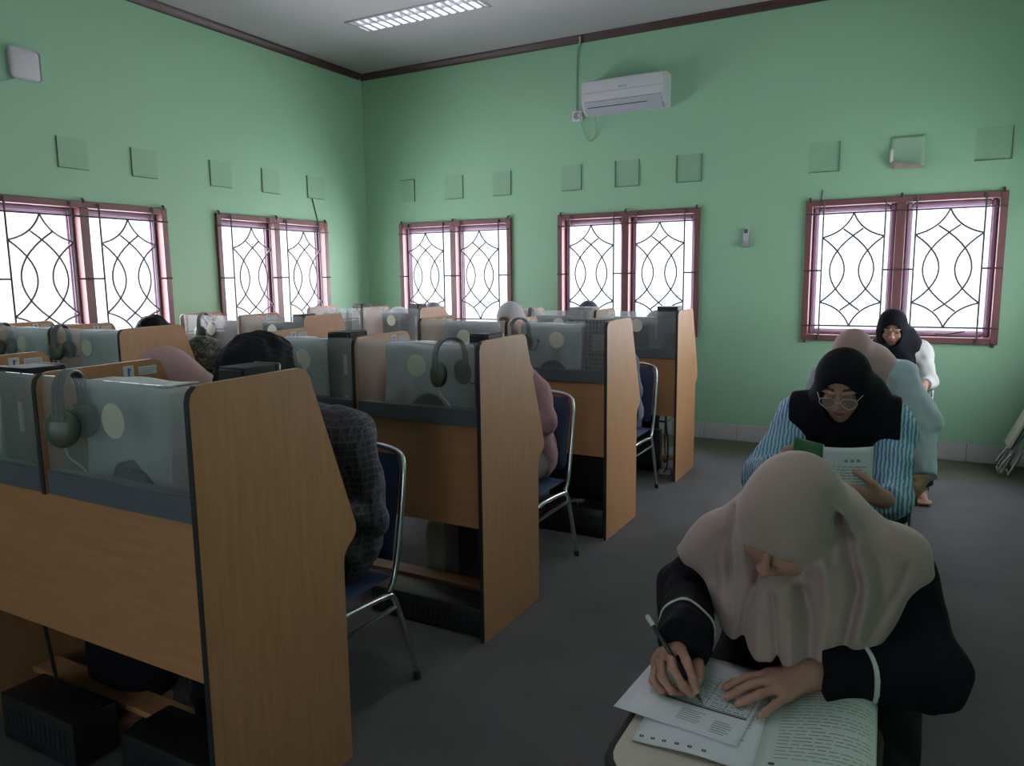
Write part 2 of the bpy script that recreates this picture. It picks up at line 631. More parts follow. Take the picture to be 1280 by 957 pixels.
for i in range(5):
    for j in range(5):
        if not any(XS[i] < lx < XS[i + 1] and YS[j] < ly < YS[j + 1] for lx, ly, _ in LAMPS):
            cb.box((XS[i], YS[j], ROOM_H), (XS[i + 1], YS[j + 1], ROOM_H + 0.15))
struct(cb.build('ceiling', M['ceiling']), 'pale grey ceiling with one recessed lamp', 'ceiling')


def crown(name, fn, u0, u1, label):
    prof = [(0, 0), (0, -0.062), (0.014, -0.062), (0.018, -0.045), (0.034, -0.028), (0.048, -0.014), (0.05, 0)]
    struct(MB().prism(prof, lambda a, b, w: fn(w, a, ROOM_H + b - 0.001), u0, u1).build(name, M['crown']), label, 'trim')


crown('trim_1', FB, ROOM_L, ROOM_R, 'dark brown crown moulding above the back wall')
crown('trim_2', FL, ROOM_F, ROOM_B - 0.05, 'dark brown crown moulding above the left wall')


def skirting(name, fn, u0, u1, label):
    g = MB().box([min(a, b) for a, b in zip(fn(u0, 0, 0), fn(u1, 0.008, 0.148))], [max(a, b) for a, b in zip(fn(u0, 0, 0), fn(u1, 0.008, 0.148))]).build(name, M['grout'])
    struct(g, label, 'baseboard')
    t = MB()
    u = u0
    while u < u1 - 0.02:
        e = min(u + 0.297, u1)
        p, q = fn(u + 0.002, 0.006, 0.002), fn(e, 0.013, 0.150)
        t.box([min(a, b) for a, b in zip(p, q)], [max(a, b) for a, b in zip(p, q)], 0.002, 1)
        u += 0.300
    t.build('tiles', M['tile'], g)


skirting('baseboard_back', FB, ROOM_L + 0.02, ROOM_R, 'white tile skirting along the back wall')
skirting('baseboard_left', FL, ROOM_F, ROOM_B, 'white tile skirting along the left wall')


# ------------------------------------------------------------------ windows
def window(num, fn, u0, u1, label, stay=False):
    root = bpy.data.objects.new('window_%d' % num, None)
    COL.objects.link(root)
    root['_base'] = (0, 0, 0)
    struct(root, label, 'window')
    z0, z1, uc = WIN_Z0, WIN_Z1, (u0 + u1) / 2

    def bx(mb, a, b, v0, v1, c, d, bev=0.004):
        p, q = fn(a, v0, c), fn(b, v1, d)
        mb.box([min(x, y) for x, y in zip(p, q)], [max(x, y) for x, y in zip(p, q)], bev, 1)
    f = MB()
    W = 0.05
    for a, b, c, d in ((u0, u0 + W, z0, z1), (u1 - W, u1, z0, z1), (u0 + W, u1 - W, z1 - W, z1), (u0 + W, u1 - W, z0, z0 + W), (uc - 0.035, uc + 0.035, z0 + W, z1 - W)):
        bx(f, a, b, -0.13, 0.028, c, d)
    f.build('frame', M['frame'], root)
    for (a, b) in ((u0 + W, uc - 0.035), (uc + 0.035, u1 - W)):
        sm = MB()
        S = 0.048
        za, zb = z0 + W, z1 - W
        for p, q, c, d in ((a, a + S, za, zb), (b - S, b, za, zb), (a + S, b - S, zb - S, zb), (a + S, b - S, za, za + S)):
            bx(sm, p, q, -0.115, -0.075, c, d, 0.006)
            bx(sm, p + (0 if q - p > 0.1 else 0.012), q - (0 if q - p > 0.1 else 0.012), -0.075, -0.062, c + 0.012, d - 0.012, 0.003)
        so = sm.build('sash', M['sash'], root)
        gm = MB()
        bx(gm, a + S - 0.004, b - S + 0.004, -0.098, -0.093, za + S - 0.004, zb - S + 0.004, 0)
        gm.build('glass', M['pane'], so)
    # wrought iron grille standing on the room side of the frame
    g = MB()
    V, R = 0.040, 0.0075
    P = lambda u, z: fn(u, V, z)
    zt, zb, zm = z1 - 0.115, z0 + 0.130, (z0 + z1) / 2 + 0.005
    g.tube([P(u0 + 0.01, zt), P(u1 - 0.01, zt)], R, 6)
    g.tube([P(u0 + 0.01, zb), P(u1 - 0.01, zb)], R, 6)
    h = 0.232
    for s in (-1, 1):
        c = uc + s * 0.342
        for e in (-1, 1):
            g.tube([P(c + e * h, z1 - 0.012), P(c + e * h, z0 + 0.012)], R, 6)
        zj, zk = zt - 0.195, zb + 0.195
        arc = lambda a, b, bulge, n=14: [P(a[0] + (b[0] - a[0]) * t + bulge[0] * 4 * t * (1 - t), a[1] + (b[1] - a[1]) * t + bulge[1] * 4 * t * (1 - t)) for t in [i / n for i in range(n + 1)]]
        for e in (-1, 1):
            g.tube(arc((c, zt), (c + e * h, zj), (-e * 0.030, -0.028)), R, 6)
            g.tube(arc((c, zb), (c + e * h, zk), (-e * 0.030, 0.028)), R, 6)
            g.tube(arc((c + e * h, zj), (c + e * h, zk), (-e * 0.178, 0)), R, 6)
            g.tube(arc((c - e * 0.075, zt - 0.128), (c - e * 0.075, zb + 0.128), (e * 0.242, 0)), R, 6)
    for a, b in ((u0 + 0.005, uc - 0.342 - h), (uc - 0.342 + h, uc + 0.342 - h), (uc + 0.342 + h, u1 - 0.005)):
        g.tube([P(a, zm), P(b, zm)], R, 6)
    for u in (u0 + 0.03, uc, u1 - 0.03):                      # fixing lugs
        for zz, dz in ((z1, 0.02), (z0, -0.016)):
            g.tube([fn(u, 0.0, zz - dz), fn(u, V, zz - dz * 0.2), fn(u, V * 0.3, zz + dz)], 0.009, 6, smooth=1)
    g.build('grille', M['iron'], root)
    if stay:
        MB().tube([fn(u1 - 0.42, -0.05, z0 + 0.075), fn(u1 - 0.36, 0.0, z0 + 0.070), fn(u1 - 0.22, 0.01, z0 + 0.10)], 0.006, 6).build('stay', M['iron'], root)
    return root


window(1, FL, *WIN_LEFT[0], 'two-leaf grilled window at the left edge of the photo')
window(2, FL, *WIN_LEFT[1], 'two-leaf grilled window on the left wall nearest the corner')
window(3, FB, *WIN_BACK[0], 'two-leaf grilled window on the back wall nearest the corner')
window(4, FB, *WIN_BACK[1], 'two-leaf grilled window in the middle of the back wall')
window(5, FB, *WIN_BACK[2], 'two-leaf grilled window behind the seated women at right', stay=True)
window(6, FF, *WIN_FRONT[0], 'unseen window in the wall behind the camera, left')
window(8, FR, *WIN_RIGHT_FILL[0], 'unseen window added in the right wall for fill light, near the corner')
window(7, FF, *WIN_FRONT[1], 'unseen window in the wall behind the camera, right')

# ------------------------------------------------------------------ ceiling lamps
def ceiling_lamp(LX, LY, label, lit=1):
    tm = M['tube'] if lit == 1 else M['fill_tube']
    lamp = empty('ceiling_lamp', (LX, LY, ROOM_H), label, 'ceiling lamp', 'recessed fluorescent lamps')
    h = MB()
    h.box((LX - LW / 2, LY - LD / 2, ROOM_H + 0.085), (LX + LW / 2, LY + LD / 2, ROOM_H + 0.09))
    for s in (-1, 1):
        h.box((LX - LW / 2, LY + s * LD / 2 - 0.004, ROOM_H), (LX + LW / 2, LY + s * LD / 2 + 0.004, ROOM_H + 0.09))
        h.box((LX + s * LW / 2 - 0.004, LY - LD / 2, ROOM_H), (LX + s * LW / 2 + 0.004, LY + LD / 2, ROOM_H + 0.09))
    h.build('housing', M['reflector'], lamp)
    f = MB()
    for s in (-1, 1):
        f.box((LX - LW / 2 - 0.02, LY + s * (LD / 2 + 0.008) - 0.014, ROOM_H - 0.006), (LX + LW / 2 + 0.02, LY + s * (LD / 2 + 0.008) + 0.014, ROOM_H + 0.003), 0.002, 1)
        f.box((LX + s * (LW / 2 + 0.008) - 0.014, LY - LD / 2 - 0.02, ROOM_H - 0.006), (LX + s * (LW / 2 + 0.008) + 0.014, LY + LD / 2 + 0.02, ROOM_H + 0.003), 0.002, 1)
    f.build('rim', M['grey_plastic'], lamp)
    MB().tube([(LX - 0.6, LY + 0.065, ROOM_H + 0.045), (LX + 0.6, LY + 0.065, ROOM_H + 0.045)], 0.016, 12).build('tube', tm, lamp)['label'] = 'lit fluorescent tube'
    MB().tube([(LX - 0.6, LY - 0.065, ROOM_H + 0.045), (LX + 0.6, LY - 0.065, ROOM_H + 0.045)], 0.016, 12).build('tube', M['white_plastic'] if lit == 1 else tm, lamp)['label'] = 'unlit fluorescent tube' if lit == 1 else 'second lit tube of the added fill lamp'
    lv = MB()
    lv.box((LX - LW / 2, LY - 0.004, ROOM_H + 0.001), (LX + LW / 2, LY + 0.004, ROOM_H + 0.04))
    for i in range(15):
        x = LX - LW / 2 + (i + 0.5) * LW / 15
        for s in (-1, 1):
            y0, y1 = sorted((LY, LY + s * LD / 2))
            lv.prism([(-0.018, 0.001), (0.018, 0.001), (0.004, 0.038), (-0.004, 0.038)], lambda a, b, w: (x + a, w, ROOM_H + b), y0, y1)
    lv.build('louvre', M['reflector'], lamp)


for x, y, lb in LAMPS:
    ceiling_lamp(x, y, lb, 2 if x > -2 else 1)

# ------------------------------------------------------------------ things on the walls
ac = empty('air_conditioner', (-2.47, ROOM_B, 3.0), 'white split air conditioner high on the back wall', 'air conditioner')
prof = [(0, 3.015), (0, 3.305), (0.155, 3.305), (0.19, 3.29), (0.198, 3.25), (0.196, 3.115), (0.165, 3.04), (0.10, 3.005)]
AX0, AX1 = -2.865, -2.075
MB().prism(prof, lambda a, b, w: (w, ROOM_B - a, b), AX0 + 0.012, AX1 - 0.012).build('body', M['white_plastic'], ac, smooth=30)
for s, xa, xb in ((-1, AX0, AX0 + 0.012), (1, AX1 - 0.012, AX1)):
    MB().prism([(u * 0.985, 3.16 + (v - 3.16) * 0.985) for u, v in prof], lambda a, b, w: (w, ROOM_B - a, b), xa, xb).build('side_cap', M['white_plastic'], ac)
MB().prism([(0.199, 3.108), (0.203, 3.100), (0.172, 3.030), (0.110, 2.998), (0.106, 3.004), (0.166, 3.038)], lambda a, b, w: (w, ROOM_B - a, b), AX0 + 0.03, AX1 - 0.03).build('air_flap', M['flap'], ac)['label'] = 'grey air flap'
MB().box((AX0 + 0.06, ROOM_B - 0.186, 3.052), (AX1 - 0.16, ROOM_B - 0.176, 3.057)).build('slot', M['black'], ac)
MB().box((AX0 + 0.015, ROOM_B - 0.1995, 3.183), (AX1 - 0.015, ROOM_B - 0.196, 3.186)).build('panel_seam', M['grey_plastic'], ac)
lg = MB()
for i, w in enumerate((0.010, 0.008, 0.009, 0.006, 0.010)):
    x = -2.50 + i * 0.0155
    lg.box((x, ROOM_B - 0.1995, 3.203), (x + w, ROOM_B - 0.197, 3.219))
lg.build('logo', M['grey_plastic'], ac)
out = empty('power_outlet', (-2.985, ROOM_B, 3.04), 'small white power socket beside the air conditioner', 'socket')
MB().box((-3.035, ROOM_B - 0.03, 2.985), (-2.935, ROOM_B, 3.085), 0.008, 2).build('box', M['white_plastic'], out)
MB().lathe([(0.032, 0), (0.034, 0.004), (0.026, 0.006), (0.024, 0.002), (0, 0.002)], (-2.985, ROOM_B - 0.03, 3.035), (0, -1, 0)).build('socket_ring', M['grey_plastic'], out)
MB().box((-2.965, ROOM_B - 0.055, 3.02), (-2.94, ROOM_B - 0.03, 3.05), 0.004, 1).build('plug', M['white_plastic'], out)
tag(MB().tube([(-3.0, ROOM_B - 0.006, 3.085), (-2.995, ROOM_B - 0.006, 3.60), (-2.985, ROOM_B - 0.012, 3.66), (-2.95, ROOM_B - 0.035, 3.70), (-2.94, ROOM_B - 0.06, 3.745)], 0.009, 8, smooth=1).build('conduit', M['cable_g'], base=(-3.0, ROOM_B, 3.085)),
    'thin green painted conduit rising from the wall socket to the ceiling', 'conduit')
tag(MB().tube([(-2.95, ROOM_B - 0.045, 3.02), (-2.92, ROOM_B - 0.02, 2.90), (-2.885, ROOM_B - 0.012, 2.80), (-2.835, ROOM_B - 0.012, 2.79), (-2.79, ROOM_B - 0.014, 2.86), (-2.785, ROOM_B - 0.05, 3.006)], 0.005, 8, smooth=2).build('looping_cable', M['cable_g'], base=(-2.9, ROOM_B, 2.9)),
    'thin power cord looping below the air conditioner', 'cord')

rc = empty('remote_holder', (-1.37, ROOM_B, 1.76), 'small white wall holder for the remote control', 'holder')
hb = MB()
hb.box((-1.402, ROOM_B - 0.008, 1.752), (-1.338, ROOM_B - 0.002, 1.86), 0.002, 1)
hb.box((-1.402, ROOM_B - 0.034, 1.752), (-1.338, ROOM_B - 0.030, 1.80), 0.002, 1)
hb.box((-1.402, ROOM_B - 0.034, 1.752), (-1.338, ROOM_B - 0.002, 1.758), 0.002, 1)
for x in (-1.402, -1.341):
    hb.box((x, ROOM_B - 0.034, 1.752), (x + 0.003, ROOM_B - 0.002, 1.81), 0.001, 1)
hb.build('cradle', M['grey_plastic'], rc)
rm = empty('remote_control', (-1.37, ROOM_B - 0.02, 1.76), 'white remote control hanging on the green back wall', 'remote control')
MB().box((-1.392, ROOM_B - 0.028, 1.760), (-1.348, ROOM_B - 0.010, 1.918), 0.007, 2).build('body', M['white_plastic'], rm)
MB().box((-1.386, ROOM_B - 0.0295, 1.868), (-1.354, ROOM_B - 0.0275, 1.905), 0.001, 1).build('display', M['screen'], rm)
bt = MB()
for i in range(3):
    for j in range(2):
        bt.box((-1.384 + j * 0.018, ROOM_B - 0.0298, 1.812 + i * 0.016), (-1.374 + j * 0.018, ROOM_B - 0.0275, 1.820 + i * 0.016), 0.001, 1)
bt.build('buttons', M['grey_plastic'], rm)

ap = empty('wifi_access_point', (ROOM_L, 3.19, 3.02), 'square white access point high on the left wall', 'access point')
apm = MB().box((ROOM_L + 0.002, 3.083, 2.917), (ROOM_L + 0.034, 3.295, 3.130), 0.030, 4)
apm.build('body', M['white_plastic'], ap)
MB().box((ROOM_L + 0.0335, 3.184, 3.098), (ROOM_L + 0.0350, 3.196, 3.106)).build('status_light', M['silver'], ap)
tag(MB().tube([(ROOM_L + 0.016, 3.12, 2.92), (ROOM_L + 0.012, 3.09, 2.90), (ROOM_L + 0.010, 3.0, 2.865), (ROOM_L + 0.010, 2.6, 2.76)], 0.006, 8, smooth=1).build('network_cable', M['cable_g'], base=(ROOM_L, 3.0, 2.87)),
    'dark network cable running down from the white access point', 'cable')
tag(MB().tube([(ROOM_L + 0.008, 5.99, 2.345), (ROOM_L + 0.006, 6.02, 2.25), (ROOM_L + 0.006, 6.06, 2.12)], 0.005, 6, smooth=1).build('hanging_wire', M['iron'], base=(ROOM_L, 6.0, 2.2)),
    'thin black wire hanging between sign holder and corner window', 'wire')
tag(MB().tube([(-0.76, ROOM_B - 0.008, 2.20), (-0.768, ROOM_B - 0.008, 2.10), (-0.772, ROOM_B - 0.03, 2.0)], 0.005, 6).build('hook_wire', M['iron'], base=(-0.76, ROOM_B, 2.1)),
    'short black wire hook above the left leaf of the right-hand window', 'wire')


def holder(fn, u0, u1, z0, z1, label, peel=False, dark=('r', 'b')):
    c = fn((u0 + u1) / 2, 0, (z0 + z1) / 2)
    o = empty('sign_holder', c, label, 'sign holder', 'clear sign holders along the wall')
    mb = MB()
    if peel:
        def s(a, b):
            lift = 0.012 + 0.075 * (1 - b) ** 2.0 * (0.6 + 0.4 * a)
            zc = z0 + (z1 - z0) * b + (0.03 * (1 - b) ** 3) * (1 - 1.2 * a)
            return fn(u0 + (u1 - u0) * a, lift, zc)
        mb.grid(s, 8, 10)
        mb.build('sheet', M['peel'], o, solid=0.003)
        cu = MB()
        cu.grid(lambda a, b: fn(u0 + 0.01 + (u1 - u0 - 0.01) * a, 0.085 - 0.055 * a * 0 - 0.06 * math.sin(b * 1.5), z0 + 0.036 - 0.04 * a - 0.045 * b * (1 - 0.6 * a)), 8, 6)
        cu.build('curled_edge', M['tape_brown'], o, solid=0.003)['label'] = 'brown curled lower edge'
        wt = MB()  # white strip put in for the glare down the left side
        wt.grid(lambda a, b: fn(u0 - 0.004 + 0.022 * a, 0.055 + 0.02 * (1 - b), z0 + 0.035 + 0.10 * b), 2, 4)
        wt.build('glare_strip', M['glare_white'], o, solid=0.003)['label'] = 'white strip painted as glare along the left edge'
        return o
    p, q = fn(u0, 0.004, z0), fn(u1, 0.008, z1)
    mb.box([min(a, b) for a, b in zip(p, q)], [max(a, b) for a, b in zip(p, q)])
    mb.build('sheet', M['holder'], o)
    e = MB()
    T = 0.0035
    for k, (a, b, d, g) in {'l': (u0, u0 + T, z0, z1), 'r': (u1 - T, u1, z0, z1), 'b': (u0, u1, z0, z0 + T), 't': (u0, u1, z1 - T, z1)}.items():
        if k in dark:
            p, q = fn(a, 0.001, d), fn(b, 0.010, g)
            e.box([min(x, y) for x, y in zip(p, q)], [max(x, y) for x, y in zip(p, q)])
    e.build('edge_strip', M['holder_edge'], o)
    return o


M['tape_brown'] = mat('brown_tape_residue', (0.30, 0.24, 0.20, 1), 0.7, var=0.3, scale=40)
M['glare_white'] = mat('painted_glare', (0.9, 0.9, 0.92, 1), 0.15)  # reflected glare held in a near-white colour
M['holder_edge'] = mat('dark_holder_edge', (0.07, 0.13, 0.075, 1), 0.6)  # dark green strips along chosen sides of each holder
M['peel'] = mat('clear_peeling_sheet', (0.33, 0.50, 0.36, 1), 0.12, spec=0.8)
NB = ['nearest the room corner', 'above the corner-side window of the back wall, left of two', 'above the corner-side window of the back wall, right of two',
      'left above the middle window', 'between two others above the middle window', 'right above the middle window']
BH = [((-5.116, -4.93), 'rt', 'sign holder on the back wall nearest the room corner'), ((-4.533, -4.307), 'rb', 'sign holder above the centre of the corner-side back window'),
      ((-3.94, -3.727), 'rb', 'sign holder above the right end of the corner-side back window'), ((-3.16, -2.947), 'rb', 'sign holder below the air conditioner cord'),
      ((-2.602, -2.362), 'lrb', 'sign holder directly below the air conditioner body'), ((-2.009, -1.778), 'lrb', 'sign holder above the right end of the middle window'),
      ((-0.878, -0.639), 'rb', 'sign holder above the left leaf of the right-hand window'), ((0.313, 0.554), 'rb', 'sign holder at the right edge of the photo')]
for (a, b), dk, lab in BH:
    holder(FB, a, b, 2.346, 2.588, 'flat clear ' + lab, dark=dk)
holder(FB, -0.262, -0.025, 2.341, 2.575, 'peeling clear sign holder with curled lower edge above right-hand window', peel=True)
for (a, b), lab in (((2.74, 2.969), 'at the left edge of the photo'), ((3.368, 3.60), 'below the white access point'), ((3.958, 4.189), 'above the right end of the leftmost window'),
                    ((4.719, 4.957), 'above the left end of the corner-side left-wall window'), ((5.32, 5.549), 'above the centre of the corner-side left-wall window'),
                    ((5.929, 6.175), 'with a black wire below, left wall near the corner')):
    holder(FL, a, b, 2.350, 2.575, 'flat clear sign holder ' + lab, dark='lb')

# ------------------------------------------------------------------ study carrels
ROWS = [1.158, 2.491, 3.861, 5.243]
XC = [-1.5025, -2.134, -2.766]
XL = [-3.75, -4.39, -5.03]
ROWN = ['front', 'second', 'third', 'rear']
PT = 0.016
PROFILE = [(0, 0), (0, 1.215), (0.006, 1.236), (0.022, 1.251), (0.045, 1.256), (0.364, 1.260), (0.386, 1.254), (0.400, 1.236), (0.556, 0.790), (0.570, 0.748), (0.569, 0.728),
           (0.558, 0.710), (0.528, 0.686), (0.514, 0.668), (0.508, 0.640), (0.508, 0)]


def carrel(xs, y0, label):
    root = empty('study_carrel', ((xs[0] + xs[-1]) / 2, y0, 0), label, 'study carrel', 'beech study carrels in rows')
    for i, X in enumerate(xs):
        mid = 0 < i < len(xs) - 1
        prof = PROFILE if not mid else [(0, 0.912)] + PROFILE[1:-6] + [(0.535, 0.7255), (0.037, 0.7255), (0.037, 0.912)]
        pm = MB().prism(prof, lambda a, b, w: (w, y0 + a, b), X - PT, X)
        p = pm.build('divider' if mid else 'side_panel', M['wood'], root)
        e = MB()
        zb_ = 0.912 if mid else 0.002
        band = [(-0.0025, zb_), (-0.0025, 1.216), (0.004, 1.239), (0.021, 1.254), (0.0225, 1.2515), (0.0065, 1.2365), (0.0005, 1.215), (0.0005, zb_)]
        e.prism(band, lambda a, b, w: (w, y0 + a, b), X - PT - 0.0005, X + 0.0006)
        e.build('edge_band', M['edge'], p)['label'] = 'black front edge band'
        if i > 0:
            n = MB().box((X, y0 + 0.262, 1.205), (X + 0.0012, y0 + 0.298, 1.247)).build('number_label', M['label'], p)
            nm = MB()
            nm.box((X + 0.001, y0 + 0.277, 1.213), (X + 0.0018, y0 + 0.283, 1.239))
            nm.box((X + 0.001, y0 + 0.283, 1.231), (X + 0.0018, y0 + 0.288, 1.236))
            nm.build('digit', M['blue_ink'], root if False else n)
            MB().box((X, y0 + 0.314, 1.214), (X + 0.0012, y0 + 0.376, 1.240)).build('notice_label', M['label'], p)
            tm = MB()
            for r_ in range(3):
                tm.box((X + 0.001, y0 + 0.318, 1.219 + r_ * 0.0065), (X + 0.0016, y0 + 0.372 - 0.008 * (r_ == 0), 1.2215 + r_ * 0.0065))
            tm.build('notice_print', M['ink'], p)
    for a, b in zip(xs[1:], xs[:-1]):
        l, r = a, b - PT
        MB().box((l, y0 + 0.008, 0.911), (r, y0 + 0.052, 0.979), 0.002, 1).build('rail', M['rail'], root)['label'] = 'grey cable rail below the clear screen'
        s = MB().box((l, y0 + 0.014, 0.978), (r, y0 + 0.018, 1.250)).build('clear_screen', M['acrylic'], root)
        MB().lathe([(0.0, 0), (0.046, 0), (0.047, -0.001), (0.046, -0.002), (0, -0.002)], ((l + r) / 2 + 0.008, y0 + 0.0138, 1.146), (0, 1, 0), 32).build('round_sticker', M['cream'], s)
    l, r = xs[-1], xs[0] - PT
    MB().box((l, y0 + 0.020, 0.485), (r, y0 + 0.036, 0.911)).build('modesty_panel', M['wood_h'], root)
    MB().box((l, y0 + 0.036, 0.700), (r, y0 + 0.535, 0.725), 0.002, 1).build('desktop', M['wood_h'], root)
    MB().box((l, y0 + 0.235, 0.100), (r, y0 + 0.325, 0.122), 0.002, 1).build('footrest', M['wood_h'], root)
    return root


BLK_LABEL = {}
for i in range(4):
    carrel(XC, ROWS[i], ['front two-seat carrel with the big beech end panel nearest the camera', 'second two-seat carrel from the front along the aisle',
                         'third two-seat carrel from the front along the aisle', 'rear two-seat carrel along the aisle, nearest the back wall'][i])
for i in (1, 2, 3):
    carrel(XL, ROWS[i], {1: 'left-hand carrel nearest the camera, below the leftmost window', 2: 'middle left-hand carrel before the corner-side left window',
                         3: 'left-hand carrel nearest the room corner'}[i])


# ------------------------------------------------------------------ monitors
def monitor(x, y, w, cover, label, z1=1.225, arch_dx=0.0):
    root = empty('monitor', (x, y, 0.725), label, 'monitor', 'desktop monitors behind the clear screens')
    ys = y
    MB().box((x - w / 2 + 0.015, ys - 0.02, 0.90), (x + w / 2 - 0.015, ys + 0.03, z1 - 0.012), 0.012, 2).build('housing', M['black'], root)
    MB().box((x - w / 2 + 0.03, ys + 0.0302, 0.92), (x + w / 2 - 0.03, ys + 0.0315, z1 - 0.03)).build('screen', M['screen'], root)
    st = MB()
    st.box((x - 0.035, ys - 0.035, 0.74), (x + 0.035, ys - 0.02, 0.98), 0.004, 1)
    st.build('stand', M['black'], root)
    MB().lathe([(0.11, 0), (0.112, 0.006), (0.10, 0.014), (0, 0.018)], (x, ys - 0.01, 0.725), (0, 0, 1), 28).build('stand_base', M['black'], root)
    if cover:
        # draped cover: closed at back, top and sides, hem cut up in an arch over the stand
        cm = MB()
        z0, D0, D1 = 0.83, -0.055, 0.042
        nu, nv = 36, 26
        ac_ = x + arch_dx

        def outline(t):
            # t in 0..1 runs along left side, back, right side (plan view)
            L1, L2 = D1 - D0, w
            tot = 2 * L1 + L2
            d = t * tot
            if d < L1:
                return (x - w / 2, ys + D1 - d)
            if d < L1 + L2:
                return (x - w / 2 + d - L1, ys + D0)
            return (x + w / 2, ys + D0 + d - L1 - L2)

        def P(t, v):
            px, py = outline(t)
            zb = z0
            if abs(py - (ys + D0)) < 1e-6:
                q = (px - ac_) / 0.105
                zb = max(z0, 1.022 - 0.045 * q * q * q * q - 0.03 * abs(q)) if abs(q) < 1.45 else z0
            zz = zb + (z1 - zb) * v
            f = (1 - v)
            wv = 0.006 * math.sin(px * 61 + zz * 9 + x * 7) * f + 0.003 * math.sin(px * 23 - zz * 31)
            cx, cy = px - x, py - ys
            k = 1 - 0.10 * max(0, v - 0.93) / 0.07
            return (x + cx * (1 - 0.03 * (v > 0.97)) + wv * 0.3, ys + cy * k + wv - 0.012 * f, zz + 0.004 * math.sin(px * 17 + x * 5) * v)
        cm.grid(P, nu, nv)
        cm.grid(lambda a, b: (x + (a - 0.5) * w * 0.985, ys + D0 * 0.9 + (D1 - D0) * 0.92 * b, z1 + 0.003 * math.sin(a * 9 + x) + 0.002), 16, 6)
        c = cm.build('dust_cover', M[cover], root, solid=0.003)
    else:
        MB().box((x - w / 2 + 0.06, ys - 0.05, 0.96), (x + w / 2 - 0.06, ys - 0.015, z1 - 0.06), 0.02, 2).build('rear_bulge', M['black_metal'], root)
    return root


def seat_words(blk, r, s):
    b = {'c': 'aisle-side block', 'l': 'left-hand block'}[blk]
    return '%s row of the %s, %s seat' % (ROWN[r], b, ['right', 'left'][s])


MON = [('c', 0, 0, -1.885, 0.375, 'cover'), ('c', 0, 1, -2.63, 0.24, 'cover'), ('c', 1, 0, -1.826, 0.430, 'cover'), ('c', 1, 1, -2.55, 0.34, 'cover'), ('c', 2, 0, -1.895, 0.40, 'cover'),
       ('c', 2, 1, -2.47, 0.36, 'cover_w'), ('c', 3, 0, -1.88, 0.36, None), ('c', 3, 1, -2.53, 0.38, None), ('l', 1, 0, -4.06, 0.40, 'cover'), ('l', 1, 1, -4.77, 0.34, 'cover'),
       ('l', 2, 0, -4.13, 0.36, None), ('l', 2, 1, -4.72, 0.42, None), ('l', 3, 0, -4.13, 0.30, None), ('l', 3, 1, -4.80, 0.34, None)]
for blk, r, s, x, w, cv in MON:
    kind = {'cover': 'monitor under a grey dust cover', 'cover_w': 'monitor under a white dust cover', None: 'uncovered black monitor'}[cv]
    monitor(x, ROWS[r] + 0.15, w, cv, kind + ', ' + seat_words(blk, r, s), z1=1.228 if cv else 1.215, arch_dx=0.02)


# ------------------------------------------------------------------ computer towers
def tower(x0, x1, y0, y1, z0, z1, label, style='plain', cat='computer tower'):
    root = empty('computer_tower', ((x0 + x1) / 2, (y0 + y1) / 2, z0), label, cat, 'computer towers at the carrels')
    m = M['navy_case'] if style == 'navy' else M['black_metal']
    MB().box((x0, y0 + 0.012, z0 + 0.012), (x1, y1 - 0.02, z1), 0.004, 1).build('case', m, root)
    MB().box((x0, y1 - 0.02, z0 + 0.008), (x1, y1, z1 + 0.002), 0.008, 2).build('front_panel', M['black'], root)
    ft = MB()
    for xx in (x0 + 0.02, x1 - 0.02):
        for yy in (y0 + 0.04, y1 - 0.05):
            ft.lathe([(0.012, 0), (0.012, 0.013)], (xx, yy, z0), seg=10)
    ft.build('feet', M['rubber'], root)
    w = x1 - x0
    if style == 'mesh':
        g = MB()
        nx, nz = 6, 20
        for i in range(nx + 1):
            xx = x0 + 0.004 + (w - 0.008) * i / nx
            g.box((xx - 0.0016, y0 + 0.006, z0 + 0.014), (xx + 0.0016, y0 + 0.012, z1 - 0.004))
        for j in range(nz + 1):
            zz = z0 + 0.016 + (z1 - z0 - 0.024) * j / nz
            g.box((x0 + 0.002, y0 + 0.007, zz - 0.0016), (x1 - 0.002, y0 + 0.011, zz + 0.0016))
        g.build('rear_mesh', M['grey_plastic'], root)['label'] = 'grey wire mesh rear'
        MB().box((x0 + 0.05, y0 + 0.004, z0 + 0.36), (x1 - 0.012, y0 + 0.0065, z0 + 0.45)).build('rear_label', M['grey_plastic'], root)
    else:
        r = MB()
        r.box((x0 + 0.006, y0 + 0.006, z0 + 0.016), (x1 - 0.006, y0 + 0.0125, z1 - 0.006), 0.002, 1)
        rp = r.build('rear_plate', M['black'], root)
        if style != 'navy':
            s = MB()
            s.box((x1 - 0.036, y0 + 0.003, z1 - 0.19), (x1 - 0.016, y0 + 0.0065, z1 - 0.10), 0.001, 1)
            for j in range(4):
                s.box((x1 - 0.036, y0 + 0.003, z1 - 0.30 - j * 0.022), (x1 - 0.018, y0 + 0.0065, z1 - 0.287 - j * 0.022), 0.001, 1)
            s.build('rear_ports', M['grey_plastic'], rp)
        else:
            s = MB()
            for j in range(7):
                s.box((x0 + 0.025, y0 + 0.004, z0 + 0.10 + j * 0.018), (x1 - 0.025, y0 + 0.0065, z0 + 0.108 + j * 0.018))
            s.build('rear_slots', M['black_metal'], rp)
    return root


